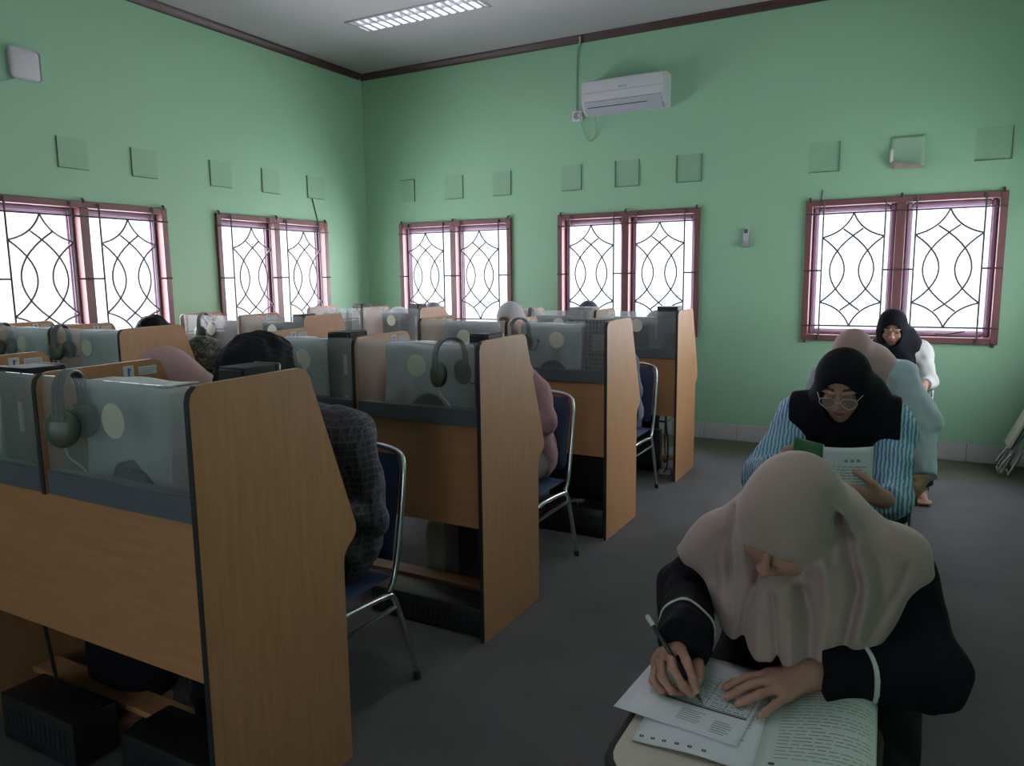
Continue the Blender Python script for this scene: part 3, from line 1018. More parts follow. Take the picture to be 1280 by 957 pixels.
DZ = 0.7255
for x0, x1, r, dy, zt, st, lab in [
        (-1.650, -1.550, 0, 0.20, 1.274, 'plain', 'black computer tower peeping over the front end panel'),
        (-2.455, -2.318, 0, 0.06, 1.252, 'plain', 'black computer tower at the left edge of the front row behind clear screen'),
        (-2.369, -2.237, 1, 0.08, 1.268, 'plain', 'tall black computer tower with grey ports left of second row headset'),
        (-1.64, -1.545, 1, 0.13, 1.274, 'plain', 'black computer tower peeping over the second end panel'),
        (-1.672, -1.540, 2, 0.07, 1.262, 'mesh', 'computer tower with grey wire-mesh rear beside the third end panel'),
        (-1.692, -1.536, 3, 0.09, 1.284, 'navy', 'tall dark blue computer tower beside the rear end panel'),
        (-2.36, -2.24, 3, 0.09, 1.18, 'plain', 'black computer tower under a pale carton in the rear row'),
        (-3.955, -3.85, 2, 0.09, 1.262, 'plain', 'dark computer tower beside the third-row end panel, left-hand block'),
        (-4.61, -4.49, 3, 0.12, 1.281, 'plain', 'dark computer tower in the rear left-hand row, left seat'),
        (-3.975, -3.86, 3, 0.12, 1.285, 'plain', 'dark computer tower in the rear left-hand row, right seat'),
        (-4.545, -4.43, 1, 0.09, 1.258, 'plain', 'dark computer tower left of the headset in left-hand second row')]:
    tower(x0, x1, ROWS[r] + dy, ROWS[r] + dy + 0.145, DZ, zt, lab, st)
cb_ = empty('carton', (-2.30, 5.40, 1.181), 'small pale carton on a black tower below the middle window', 'carton')
c1 = MB()
c1.box((-2.39, 5.325, 1.181), (-2.20, 5.485, 1.272), 0.003, 1)
c1.build('box', mat('pale_carton', (0.42, 0.40, 0.40, 1), 0.7, var=0.3, scale=24), cb_)
MB().box((-2.315, 5.3235, 1.180), (-2.275, 5.4865, 1.2735)).build('tape', M['ink'], cb_)


# ------------------------------------------------------------------ headsets
def headset(x, y, z, ang, label, s=1.0, flip=1, scr=0.0):
    """hangs over the top edge of a screen: one cup before it, one behind"""
    root = empty('headset', (x, y, z), label, 'headset', 'headsets hanging on the clear screens')
    ca, sa = math.cos(ang), math.sin(ang)
    # local frame: a = across the cups (front -> rear), b = sideways, c = up
    F = lambda a, b, c: (x + (-sa * a + ca * b) * s, y + (ca * a + sa * b) * s, z + c * s)
    pts = [F(0.072 * math.cos(t), 0, 0.004 - 0.062 + 0.068 * math.sin(t)) for t in [PI * i / 16 for i in range(17)]]
    pts = [F(0.078, 0, -0.115)] + pts + [F(-0.078, 0, -0.115)]
    hb_ = MB()
    for off in (-0.011, -0.004, 0.004, 0.011):
        hb_.tube([(p[0] + ca * off * s, p[1] + sa * off * s, p[2]) for p in pts], 0.0055 * s, 8)
    hb_.build('headband', M['pad'], root)
    for e in (-1, 1):
        cx = F(e * 0.066, 0, -0.135)
        ax = Vector((-sa * e, ca * e, 0.12))
        cup = MB()
        cup.lathe([(0.0, 0.018), (0.020, 0.017), (0.035, 0.012), (0.043, 0.003), (0.044, -0.004), (0.036, -0.006), (0, -0.006)], cx, ax, 26)
        for v in cup.b.verts:
            v.co.z = cx[2] + (v.co.z - cx[2]) * 1.18
        co = cup.build('ear_cup', M['olive'], root)
        pad = MB()
        pad.lathe([(0.018, -0.006), (0.040, -0.006), (0.043, -0.014), (0.038, -0.024), (0.024, -0.024), (0.018, -0.018), (0.018, -0.006)], cx, ax, 26)
        for v in pad.b.verts:
            v.co.z = cx[2] + (v.co.z - cx[2]) * 1.18
        pad.build('ear_pad', M['black'], co)
    mc = MB()
    mc.tube([F(0.078, 0.0, -0.165), F(0.082, 0.03, -0.185), F(0.080, 0.058, -0.175), F(0.075, 0.080, -0.130)], 0.0028, 8, smooth=2)
    mc.ell(F(0.074, 0.081, -0.122), (0.008, 0.008, 0.012))
    mc.build('microphone', M['black'], root)
    MB().tube([F(-0.06, 0, -0.185), F(-0.055, 0.005, -0.215), F(-0.040, 0.03, -0.245), F(-0.030, 0.035, -0.262)], 0.003, 8, smooth=2).build('cable', M['cable_w'], root)
    return root


for x, r, ang, lab in [(-2.000, 0, 0.62, 'olive headset hanging on the front clear screen beside the black tower'),
                       (-1.650, 1, -0.40, 'olive headset hanging on the second-row clear screen near its end panel'),
                       (-4.300, 1, 0.50, 'headset hanging in the second left-hand row, right seat'),
                       (-4.900, 1, 0.50, 'headset hanging in the second left-hand row, left seat, at photo edge'),
                       (-2.060, 2, -0.35, 'headset hanging in the third aisle-side row before the white-scarfed person'),
                       (-4.790, 2, 0.35, 'headset hanging in the third left-hand row below corner-side window'),
                       (-2.690, 3, 0.3, 'headset hanging in the rear aisle-side row, left seat')]:
    headset(x, ROWS[r] + 0.016, 1.2575, ang, lab)


# ------------------------------------------------------------------ things under the desks
def low_box(lo, hi, label, name='power_stabiliser', cat='power unit'):
    c = ((lo[0] + hi[0]) / 2, (lo[1] + hi[1]) / 2, lo[2])
    root = empty(name, c, label, cat, 'black boxes under the desks')
    MB().box((lo[0], lo[1], lo[2] + 0.008), hi, 0.008, 2).build('case', M['black'], root)
    ft = MB()
    for xx in (lo[0] + 0.03, hi[0] - 0.03):
        for yy in (lo[1] + 0.03, hi[1] - 0.03):
            ft.lathe([(0.014, 0), (0.014, 0.009)], (xx, yy, lo[2]), seg=10)
    ft.build('feet', M['rubber'], root)
    v = MB()
    n = max(3, int((hi[0] - lo[0]) / 0.03))
    for i in range(n):
        xx = lo[0] + 0.03 + i * (hi[0] - lo[0] - 0.06) / n
        v.box((xx, lo[1] - 0.0015, lo[2] + (hi[2] - lo[2]) * 0.35), (xx + 0.012, lo[1] + 0.002, lo[2] + (hi[2] - lo[2]) * 0.75))
    v.build('vents', M['black_metal'], root)
    return root


low_box((-2.60, 1.20, 0.0), (-2.20, 1.345, 0.165), 'low black box on the carpet at the photo\'s bottom left corner')
low_box((-1.93, 1.18, 0.0), (-1.54, 1.345, 0.235), 'black box on the carpet just left of the front end panel')
low_box((-2.12, 2.52, 0.0), (-1.53, 2.68, 0.13), 'long low black box under the second desk')
tower(-1.84, -1.63, 2.81, 3.04, 0.0, 0.44, 'black tower standing on the carpet under the second desk', 'navy')
low_box((-2.06, 3.88, 0.0), (-1.53, 4.05, 0.17), 'low black box under the third desk')
low_box((-2.02, 4.18, 0.0), (-1.54, 4.36, 0.42), 'tall black box at the back under the third desk')
low_box((-1.90, 5.46, 0.0), (-1.695, 5.54, 0.33), 'upright black box under the rear desk')
p = empty('metal_bracket', (-1.72, 3.95, 0.171), 'small silver bracket on the black box under third desk', 'bracket')
MB().prism([(-0.06, 0), (0.02, 0.022), (0.05, 0.02), (0.05, 0.014), (0.02, 0.015), (-0.055, -0.001)], lambda a, b, w: (-1.72 + a, w, 0.180 + b), 3.90, 3.945).build('plate', M['silver'], p)
MB().lathe([(0.006, 0), (0.006, 0.012), (0.010, 0.013), (0.010, 0.017), (0, 0.018)], (-1.705, 3.92, 0.170), seg=12).build('screw', M['silver'], p)
pl = empty('wooden_block', (-1.64, 5.44, 0.0), 'small pale wooden block on the carpet under the rear desk', 'block')
MB().box((-1.685, 5.415, 0.0), (-1.590, 5.465, 0.032), 0.004, 1).build('block', M['tablet'], pl)
for r, x, lab in ((3, -1.61, 'thin black cable hanging under the rear desk'), (0, -2.44, 'black cable hanging under the front desk')):
    tag(MB().tube([(x, ROWS[r] + 0.10, 0.699), (x - 0.01, ROWS[r] + 0.12, 0.45), (x + 0.015, ROWS[r] + 0.13, 0.22), (x - 0.01, ROWS[r] + 0.17, 0.02), (x - 0.08, ROWS[r] + 0.19, 0.008)], 0.006, 8, smooth=2).build('hanging_cable', M['black'], base=(x, ROWS[r] + 0.1, 0.35)), lab, 'cable')


# ------------------------------------------------------------------ chairs
def chair_parts(root, T, vinyl, tablet=None):
    """chrome tube chair facing -Y; T maps local (x, y, z) to world; origin under the seat centre"""
    R = 0.011
    fr = MB()
    for s in (-1, 1):
        # rail runs along the seat side, turns down into the rear leg; back tube rises from it
        fr.tube([T(s * 0.222, -0.20, 0.005), T(s * 0.222, -0.205, 0.36), T(s * 0.222, -0.175, 0.415), T(s * 0.222, 0.16, 0.400), T(s * 0.222, 0.205, 0.375), T(s * 0.222, 0.325, 0.02)], R, 10, smooth=2)
        fr.tube([T(s * 0.222, -0.20, 0.335), T(s * 0.222, 0.215, 0.335)], R * 0.75, 8)
    fr.tube([T(-0.222, -0.20, 0.335), T(0.222, -0.20, 0.335)], R * 0.75, 8)
    fr.build('frame', M['chrome'], root)
    K = (lambda z: 0.45 + (z - 0.45) * 0.70 if z > 0.45 else z) if tablet else (lambda z: z)
    T0, T = T, (lambda a, b, c: T0(a, b, K(c)))
    bk = MB()
    bk.tube([T(0.222, 0.17, 0.405), T(0.226, 0.205, 0.45), T(0.228, 0.255, 0.70), T(0.222, 0.285, 0.85), T(0.19, 0.295, 0.893), T(0.0, 0.30, 0.905), T(-0.19, 0.295, 0.893), T(-0.222, 0.285, 0.85), T(-0.228, 0.255, 0.70), T(-0.226, 0.205, 0.45), T(-0.222, 0.17, 0.405)], R, 10, smooth=2)
    bk.build('back_frame', M['chrome'], root)
    st = MB()
    st.grid(lambda a, b: T0((a - 0.5) * 0.43, -0.215 + 0.42 * b, 0.452 + 0.030 * (1 - (2 * a - 1) ** 4) * (1 - (2 * b - 1) ** 4)), 16, 16)
    st.grid(lambda a, b: T0((a - 0.5) * 0.43, -0.215 + 0.42 * b, 0.452 - 0.030 * (1 - (2 * a - 1) ** 6) * (1 - (2 * b - 1) ** 6)), 12, 12)
    st.build('seat', vinyl, root, smooth=80)
    bp_ = MB()

    def bf(sg):
        def g(a, b):
            zz = 0.50 + 0.375 * b
            yy = 0.205 + 0.088 * ((zz - 0.45) / 0.44) ** 0.9
            w_ = 0.205 - 0.02 * max(0, b - 0.85) / 0.15
            th = 0.020 * (1 - (2 * a - 1) ** 6) * (1 - (2 * b - 1) ** 6)
            return T((2 * a - 1) * w_, yy + sg * th, zz)
        return g
    bp_.grid(bf(-1), 14, 16)
    bp_.grid(bf(1), 14, 16)
    bp_.build('backrest', vinyl, root, smooth=80)
    T = T0
    for s in (-1, 1):
        for yy in (-0.20, 0.325):
            MB().tube([T(s * 0.222, yy, 0.0), T(s * 0.222, yy - (0.008 if yy > 0 else 0), 0.03)], 0.014, 10).build('foot_cap', M['rubber'], root)
    if tablet:
        tx0, tx1, ty0, ty1, tz = tablet
        tb = MB()
        r_ = 0.075
        poly = []
        for cx, cy, a0 in ((tx1 - r_, ty1 - r_, 0), (tx0 + r_, ty1 - r_, PI / 2), (tx0 + r_, ty0 + r_, PI), (tx1 - r_, ty0 + r_, 1.5 * PI)):
            poly += [(cx + r_ * math.cos(a0 + t * PI / 12), cy + r_ * math.sin(a0 + t * PI / 12)) for t in range(7)]
        tb.prism(poly, lambda a, b, w: T(a, b, w), tz - 0.018, tz)
        t_o = tb.build('tablet', M['tablet'], root)
        t_o['label'] = 'cream writing tablet'
        eb = MB()
        eb.tube([T(a, b, tz - 0.009) for a, b in poly], 0.0105, 8, closed=True)
        eb.build('tablet_edge', M['rubber'], t_o)
        ar = MB()
        ar.tube([T(-0.222, -0.10, 0.405), T(-0.25, -0.16, 0.56), T(-0.24, -0.28, tz - 0.035), T(-0.22, ty1 - 0.05, tz - 0.025), T(-0.10, ty0 + 0.12, tz - 0.025)], R, 10, smooth=2)
        ar.build('tablet_arm', M['chrome'], root)


def chair(x, y, label, tablet=None, cat='chair', group='blue chairs at the carrels', name='chair'):
    root = empty(name, (x, y, 0), label, cat, group)
    chair_parts(root, lambda a, b, c: (x + a, y + b, c), M['blue_vinyl'], tablet)
    return root


CH = [(-1.815, 1.82, 'navy chrome-framed chair behind the big front end panel'), (-1.785, 3.255, 'navy chrome-framed chair behind the second end panel, pink sleeve beside it'),
      (-1.80, 4.715, 'navy chrome-framed chair behind the third end panel')]
c0 = chair(*CH[0])
for x, y, lab in CH[1:] + [(-2.44, 1.84, 'navy chair under the pink-scarfed person in the front row'), (-2.45, 4.66, 'navy chair under the white-scarfed person in the third row'),
                           (-1.97, 6.00, 'navy chair behind the rear end panel'), (-2.50, 6.09, 'navy chair under the slate-scarfed person in the rear row'),
                           (-4.07, 3.29, 'navy chair under the camouflage-clad person'), (-4.10, 6.09, 'navy chair under the mauve-scarfed person in the left rear row'),
                           (-4.62, 6.09, 'navy chair under the white-scarfed person in the left rear row')]:
    c = copy_tree(c0, (x, y, 0))
    c['label'] = lab
t0 = chair(-0.17, 1.82, 'tablet-arm chair with cream writing tablet under the beige-scarfed woman', tablet=(-0.240, 0.150, -0.80, -0.425, 0.720), cat='tablet-arm chair', group='tablet-arm chairs in the aisle', name='tablet_arm_chair')
for x, y, lab in ((-0.255, 3.02, 'tablet-arm chair under the woman in glasses'), (-0.20, 4.40, 'tablet-arm chair under the pink-scarfed woman in pale blue'),
                  (-0.10, 6.00, 'tablet-arm chair under the rearmost woman by the window')):
    c = copy_tree(t0, (x, y, 0))
    c['label'] = lab

# folded tablet chair leaning at the right edge
fc = empty('folded_chair', (0.66, 6.50, 0), 'folded tablet chair leaning against the right-hand wall', 'folding chair')
lean = lambda t, y: (0.60 + 0.42 * t * 0.80, y, 0.012 + t * 0.80)
fm = MB()
for y in (6.44, 6.70):
    fm.tube([lean(0, y), lean(0.5, y), lean(1.0, y)], 0.011, 10)
    fm.tube([(lean(0, y)[0] + 0.055, y + 0.015, 0.012), (lean(1, y)[0] + 0.012, y + 0.015, 0.74)], 0.011, 10)
    fm.tube([lean(0, y), (lean(0, y)[0] - 0.006, y, 0.06), (lean(0, y)[0] + 0.015, y, 0.10), (lean(0.25, y)[0], y, 0.22)], 0.011, 10, smooth=1)
fm.tube([(0.60, 6.44, 0.012), (0.60, 6.70, 0.012)], 0.011, 10)
fm.tube([(0.655, 6.455, 0.012), (0.655, 6.715, 0.012)], 0.011, 10)
fm.tube([lean(1, 6.44), lean(1.02, 6.57), lean(1, 6.70)], 0.011, 10)
fm.build('frame', M['chrome'], fc)
ang = math.atan2(0.336, 0.80)
ry = Matrix.Rotation(ang, 3, 'Y')
MB().box((0.70, 6.46, 0.20), (0.728, 6.70, 0.52), 0.01, 2, rot=ry, piv=(0.70, 6.57, 0.36)).build('seat', M['blue_vinyl'], fc)
MB().box((0.80, 6.46, 0.56), (0.828, 6.70, 0.76), 0.01, 2, rot=ry, piv=(0.80, 6.57, 0.64)).build('backrest', M['blue_vinyl'], fc)
MB().box((0.625, 6.38, 0.235), (0.650, 6.64, 0.80), 0.010, 2, rot=ry, piv=(0.625, 6.57, 0.235)).build('tablet', M['tablet'], fc)

# soft white cloth bag under the second desk
bgm = MB()


def bagf(a, b):
    th = 2 * PI * a
    zz = 0.001 + 0.335 * b
    rr = (0.115 - 0.03 * b * b + 0.018 * math.sin(3 * th + 4 * b) * b) * (1 if b < 0.9 else 1 - (b - 0.9) * 6)
    return (-2.01 + 1.05 * rr * math.cos(th), 2.99 + 0.8 * rr * math.sin(th), zz + 0.02 * math.sin(5 * th) * b)


bgm.grid(bagf, 40, 18)
bgr = empty('cloth_bag', (-2.01, 2.99, 0), 'slumped white cloth bag under the second desk', 'bag')
bgm.build('sack', M['bag'], bgr, smooth=80, solid=0.003)
MB().tube([(-2.06, 2.97, 0.30), (-2.05, 2.97, 0.36), (-2.0, 2.97, 0.375), (-1.96, 2.98, 0.35), (-1.96, 2.99, 0.30)], 0.008, 8, smooth=2).build('handle', M['bag'], bgr)


# ------------------------------------------------------------------ sculpting: distance fields turned into smooth meshes
V3 = lambda *a: np.array(a, dtype=np.float32)


def smin(a, b, k):
    h = np.clip(0.5 + 0.5 * (b - a) / k, 0, 1)
    return b * (1 - h) + a * h - k * h * (1 - h)


def smax(a, b, k):
    return -smin(-a, -b, k)


class Sdf:
    MG = 0.062

    def __init__(s):
        s.ops = []
        s.disp = None

    def add(s, fn, lo, hi, k=0.02, kind='u'):
        s.ops.append((kind, fn, None if lo is None else np.asarray(lo, np.float32), None if hi is None else np.asarray(hi, np.float32), k))
        return s

    def cap(s, a, b, r1, r2=None, k=0.02, flat=False, kind='u', sq=None):
        """tapered capsule; flat cuts it square at b; sq=(axis, factor) squashes it"""
        a, b = V3(*a), V3(*b)
        r2 = r1 if r2 is None else r2
        ab = b - a
        L2 = float(ab @ ab) + 1e-12
        L = math.sqrt(L2)
        n = ab / L
        ax = None
        if sq is not None:
            ax = V3(*sq[0])
            ax = ax / np.linalg.norm(ax)

        def fn(P):
            d = P - a
            t = np.clip((d @ ab) / L2, 0, 1)
            q = d - t[:, None] * ab
            if ax is not None:
                c = q @ ax
                q = q + (c * (sq[1] - 1))[:, None] * ax
            v = np.sqrt((q * q).sum(1)) - (r1 + (r2 - r1) * t)
            if flat:
                v = np.maximum(v, d @ n - L)
            return v
        R = max(r1, r2) * 1.35
        return s.add(fn, np.minimum(a, b) - R, np.maximum(a, b) + R, k, kind)

    def ell(s, c, r, R=None, k=0.02, kind='u'):
        c, r = V3(*c), V3(*r)

        def fn(P):
            q = P - c
            if R is not None:
                q = q @ R
            k0 = np.sqrt(((q / r) ** 2).sum(1)) + 1e-9
            k1 = np.sqrt(((q / (r * r)) ** 2).sum(1)) + 1e-9
            return k0 * (k0 - 1) / k1
        m = float(max(r)) * 1.02
        return s.add(fn, c - m, c + m, k, kind)

    def plane(s, p, n, k=0.004):
        """keeps the side opposite to n"""
        p, n = V3(*p), V3(*n)
        n = n / np.linalg.norm(n)
        return s.add(lambda P: (P - p) @ n, None, None, k, 'x')

    def val(s, P):
        d = np.full(len(P), s.MG, np.float32)
        for kind, fn, lo, hi, k in s.ops:
            if lo is None:
                v = fn(P).astype(np.float32)
                d = smax(d, v, k) if kind == 'x' else smin(d, v, k)
                continue
            m = s.MG + k
            idx = np.nonzero(((P > lo - m) & (P < hi + m)).all(1))[0]
            if len(idx) == 0:
                continue
            v = fn(P[idx]).astype(np.float32)
            d[idx] = smin(d[idx], v, k) if kind == 'u' else smax(d[idx], -v, k)
        if s.disp is not None:
            d = d + s.disp(P)
        return d

    def mesh(s, h):
        h = h * VOX
        los = [o[2] for o in s.ops if o[0] == 'u' and o[2] is not None]
        his = [o[3] for o in s.ops if o[0] == 'u' and o[3] is not None]
        lo = np.min(los, 0) - 4 * h
        hi = np.max(his, 0) + 4 * h
        B = 6
        nb = np.ceil((hi - lo) / (B * h)).astype(int) + 1
        N = nb * B
        bi = np.stack(np.meshgrid(*[np.arange(n) for n in nb], indexing='ij'), -1).reshape(-1, 3)
        ctr = (lo + (bi + 0.5) * B * h - 0.5 * h).astype(np.float32)
        cv = s.val(ctr)
        near = np.abs(cv) < min(B * h * 0.95 + 0.008, s.MG * 0.97)
        D = np.repeat(np.repeat(np.repeat(cv.reshape(nb), B, 0), B, 1), B, 2)
        off = np.stack(np.meshgrid(*[np.arange(B)] * 3, indexing='ij'), -1).reshape(-1, 3)
        act = bi[near]
        for i in range(0, len(act), 1500):
            ijk = (act[i:i + 1500, None, :] * B + off[None]).reshape(-1, 3)
            D[ijk[:, 0], ijk[:, 1], ijk[:, 2]] = s.val((lo + ijk * h).astype(np.float32))
        return surface(D, lo, h)


def surface(D, lo, h):
    S = D < 0
    c = np.zeros([n - 1 for n in S.shape], np.int8)
    cor = [(i, j, k) for i in (0, 1) for j in (0, 1) for k in (0, 1)]
    n = S.shape
    for i, j, k in cor:
        c += S[i:n[0] - 1 + i, j:n[1] - 1 + j, k:n[2] - 1 + k]
    ijk = np.argwhere((c > 0) & (c < 8))
    vid = np.full(c.shape, -1, np.int32)
    vid[tuple(ijk.T)] = np.arange(len(ijk))
    vals = {q: D[ijk[:, 0] + q[0], ijk[:, 1] + q[1], ijk[:, 2] + q[2]] for q in cor}
    acc = np.zeros((len(ijk), 3), np.float32)
    cnt = np.zeros(len(ijk), np.float32)
    for q in cor:
        for ax in range(3):
            if q[ax]:
                continue
            q2 = list(q)
            q2[ax] = 1
            va, vb = vals[q], vals[tuple(q2)]
            m = (va < 0) != (vb < 0)
            t = np.where(m, va / np.where(m, va - vb, 1), 0)
            p = np.array(q, np.float32)[None] + np.zeros((len(ijk), 3), np.float32)
            p[:, ax] += t
            acc += p * m[:, None]
            cnt += m
    verts = lo + h * (ijk + acc / cnt[:, None])
    faces = []
    for ax in range(3):
        o1, o2 = (ax + 1) % 3, (ax + 2) % 3
        a = np.moveaxis(S, ax, 0)
        ch = np.argwhere(np.moveaxis(a[:-1] != a[1:], 0, ax))
        ch = ch[(ch[:, o1] > 0) & (ch[:, o2] > 0) & (ch[:, o1] < c.shape[o1]) & (ch[:, o2] < c.shape[o2])]
        if not len(ch):
            continue
        def cell(d1, d2):
            q = ch.copy()
            q[:, o1] -= d1
            q[:, o2] -= d2
            return vid[q[:, 0], q[:, 1], q[:, 2]]
        f = np.stack([cell(1, 1), cell(0, 1), cell(0, 0), cell(1, 0)], 1)
        ins = S[ch[:, 0], ch[:, 1], ch[:, 2]]
        f[~ins] = f[~ins][:, ::-1]
        faces.append(f)
    faces = np.concatenate(faces)
    return verts.astype(np.float32), faces[(faces >= 0).all(1)]


def relax(v, f, it=2, lam=0.5):
    e = np.concatenate([f[:, [0, 1]], f[:, [1, 2]], f[:, [2, 3]], f[:, [3, 0]]])
    for _ in range(it):
        acc = np.zeros_like(v)
        cn = np.zeros(len(v), np.float32)
        for i in range(3):
            acc[:, i] = np.bincount(e[:, 0], v[e[:, 1], i], len(v)) + np.bincount(e[:, 1], v[e[:, 0], i], len(v))
        cn = np.bincount(e[:, 0], minlength=len(v)) + np.bincount(e[:, 1], minlength=len(v))
        v = v + lam * (acc / np.maximum(cn, 1)[:, None] - v)
    return v.astype(np.float32)


def link_mesh(name, v, f, mats, parent=None, base=None, zones=None):
    off = np.array(base if base is not None else parent['_base'], np.float32)
    me = bpy.data.meshes.new(name)
    me.vertices.add(len(v))
    me.vertices.foreach_set('co', (v - off).ravel())
    me.loops.add(len(f) * 4)
    me.loops.foreach_set('vertex_index', f.astype(np.int32).ravel())
    me.polygons.add(len(f))
    me.polygons.foreach_set('loop_start', np.arange(0, len(f) * 4, 4, dtype=np.int32))
    me.polygons.foreach_set('loop_total', np.full(len(f), 4, np.int32))
    mats = mats if isinstance(mats, (list, tuple)) else [mats]
    for m in mats:
        me.materials.append(m)
    if zones is not None:
        me.polygons.foreach_set('material_index', zones(v[f].mean(1)).astype(np.int32))
    me.update(calc_edges=True)
    me.validate()
    me.shade_smooth()
    o = bpy.data.objects.new(name, me)
    COL.objects.link(o)
    if parent is not None:
        o.parent = parent
    else:
        o.location = base
    o['_base'] = tuple(float(q) for q in off)
    return o


def sculpt(S, name, mats, h, parent=None, base=None, zones=None, it=1):
    v, f = S.mesh(h)
    v = relax(v, f, it)
    return link_mesh(name, v, f, mats, parent, base, zones)


def nrm(v):
    v = np.asarray(v, float)
    return v / np.linalg.norm(v)


def frame(fwd, up=(0, 0, 1), roll=0.0):
    """columns: person's right, forward, up"""
    f = nrm(fwd)
    x = nrm(np.cross(f, up))
    u = np.cross(x, f)
    c, s = math.cos(roll), math.sin(roll)
    return np.stack([x * c + u * s, f, u * c - x * s], 1)


def wob(amp, fr=18.0, seed=0.0):
    r = np.random.RandomState(int(seed * 10) + 3)
    K = r.normal(size=(6, 3)) * fr
    ph = r.uniform(0, 6.28, 6)

    def fn(P):
        o = np.zeros(len(P), np.float32)
        for k, p in zip(K, ph):
            o += np.sin(P @ k.astype(np.float32) + p)
        return (amp * 0.4 * o).astype(np.float32)
    return fn


# ------------------------------------------------------------------ the human figure
def head(S, c, R, sc=1.0):
    c = np.asarray(c, float)
    L = lambda x, y, z: c + R @ (np.array([x, y, z]) * sc)
    E = lambda p, r, k, kind='u', RR=None: S.ell(L(*p), [q * sc for q in r], R if RR is None else R @ RR, k * sc, kind)
    E((0, -0.012, 0.028), (0.074, 0.094, 0.088), 0.01)
    E((0, 0.022, -0.045), (0.060, 0.066, 0.068), 0.035)
    E((0, 0.064, -0.092), (0.022, 0.020, 0.017), 0.028)
    for s in (-1, 1):
        E((s * 0.040, 0.056, -0.030), (0.022, 0.022, 0.024), 0.02)
        S.ell(L(s * 0.032, 0.096, 0.006), [0.019 * sc, 0.016 * sc, 0.013 * sc], R, 0.012 * sc, 's')
        E((s * 0.032, 0.071, 0.005), (0.0145, 0.0135, 0.0125), 0.003)
        S.cap(L(s * 0.014, 0.089, 0.027), L(s * 0.052, 0.073, 0.026), 0.008 * sc, 0.006 * sc, 0.012)
        E((s * 0.0775, -0.012, 0.0), (0.008, 0.022, 0.032), 0.008)
        S.ell(L(s * 0.011, 0.098, -0.028), [0.008 * sc, 0.010 * sc, 0.007 * sc], R, 0.006 * sc)
    S.cap(L(0, 0.084, 0.018), L(0, 0.108, -0.022), 0.0065 * sc, 0.0095 * sc, 0.010)
    E((0, 0.086, -0.051), (0.023, 0.010, 0.0048), 0.005)
    E((0, 0.085, -0.060), (0.019, 0.010, 0.0056), 0.005)
    S.cap(L(-0.025, 0.094, -0.0553), L(0.025, 0.094, -0.0553), 0.0016 * sc, None, 0.003, kind='s')
    return L


def face_zones(c, R, sc=1.0):
    c = np.asarray(c, float)

    def fn(Q):
        q = ((Q - c) @ R) / sc
        x, y, z = np.abs(q[:, 0]), q[:, 1], q[:, 2]
        m = np.zeros(len(Q), int)
        m[(y > 0.075) & ((x / 0.023) ** 2 + ((z + 0.0555) / 0.010) ** 2 < 1)] = 1
        zb = 0.0365 - 0.16 * (x - 0.026) ** 2 / 0.034 * 1.0
        m[(y > 0.05) & (x > 0.014) & (x < 0.052) & (np.abs(z - zb) < 0.0027)] = 2
        zl = 0.0035 - 5.0 * (x - 0.032) ** 2 * -1 - 0.004
        m[(y > 0.06) & (x > 0.018) & (x < 0.047) & (np.abs(z - zl) < 0.0020)] = 2
        return m
    return fn


HL = {'f': (0.088, 0.091, 0.086, 0.078), 't': (0.030, 0.009, -0.012, -0.031), 'len': ((0.043, 0.026, 0.021), (0.047, 0.029, 0.022), (0.044, 0.027, 0.021), (0.034, 0.021, 0.018)),
      'r': (0.0092, 0.0094, 0.0090, 0.0080)}


def hand_pts(wrist, f, n, side, curl=0.5, spread=0.08, sc=0.95, thumb=0.5, curls=None):
    """joint positions; f: finger direction, n: back of the hand, side +1 left hand / -1 right hand"""
    w = np.asarray(wrist, float)
    f = nrm(f)
    n = nrm(np.asarray(n, float) - f * (f @ np.asarray(n, float)))
    t = np.cross(f, n) * side
    F = []
    for i in range(4):
        k = w + (f * HL['f'][i] + t * HL['t'][i] - n * 0.004 * (i in (0, 3))) * sc
        d = nrm(f + t * (1.2 - i) * spread)
        p = [k]
        a = 0.0
        cu = curl if curls is None else curls[i]
        for j in range(3):
            a += cu * (0.75, 0.95, 0.65)[j]
            p.append(p[-1] + (d * math.cos(a) - n * math.sin(a)) * HL['len'][i][j] * sc)
        F.append(p)
    b = w + (f * 0.022 + t * 0.024 - n * 0.006) * sc
    m = b + nrm(f * 0.62 + t * 0.62 - n * 0.35) * 0.042 * sc
    ip = m + nrm(f * (0.75 + 0.2 * thumb) + t * (0.55 - 0.6 * thumb) - n * 0.45) * 0.032 * sc
    tp = ip + nrm(f * 0.85 + t * (0.30 - 0.7 * thumb) - n * 0.4) * 0.026 * sc
    return {'w': w, 'F': F, 'T': [b, m, ip, tp], 'n': n, 'sc': sc, 'f': f}


def hand(S, H):
    sc = H['sc']
    w = np.asarray(H['w'], float)
    n = np.asarray(H['n'], float)
    for i, p in enumerate(H['F']):
        r = HL['r'][i] * sc
        S.cap(w + (np.asarray(p[0]) - w) * 0.12, p[0], 0.0135 * sc, 0.0115 * sc, 0.022)
        for a, b, ra, rb in ((0, 1, 1.08, 1.0), (1, 2, 1.0, 0.93), (2, 3, 0.93, 0.80)):
            S.cap(p[a], p[b], r * ra, r * rb, 0.0045)
    T = H['T']
    S.cap(w + (T[0] - w) * 0.5, T[1], 0.016 * sc, 0.013 * sc, 0.02)
    S.cap(T[1], T[2], 0.0122 * sc, 0.0108 * sc, 0.006)
    S.cap(T[2], T[3], 0.0108 * sc, 0.0085 * sc, 0.005)


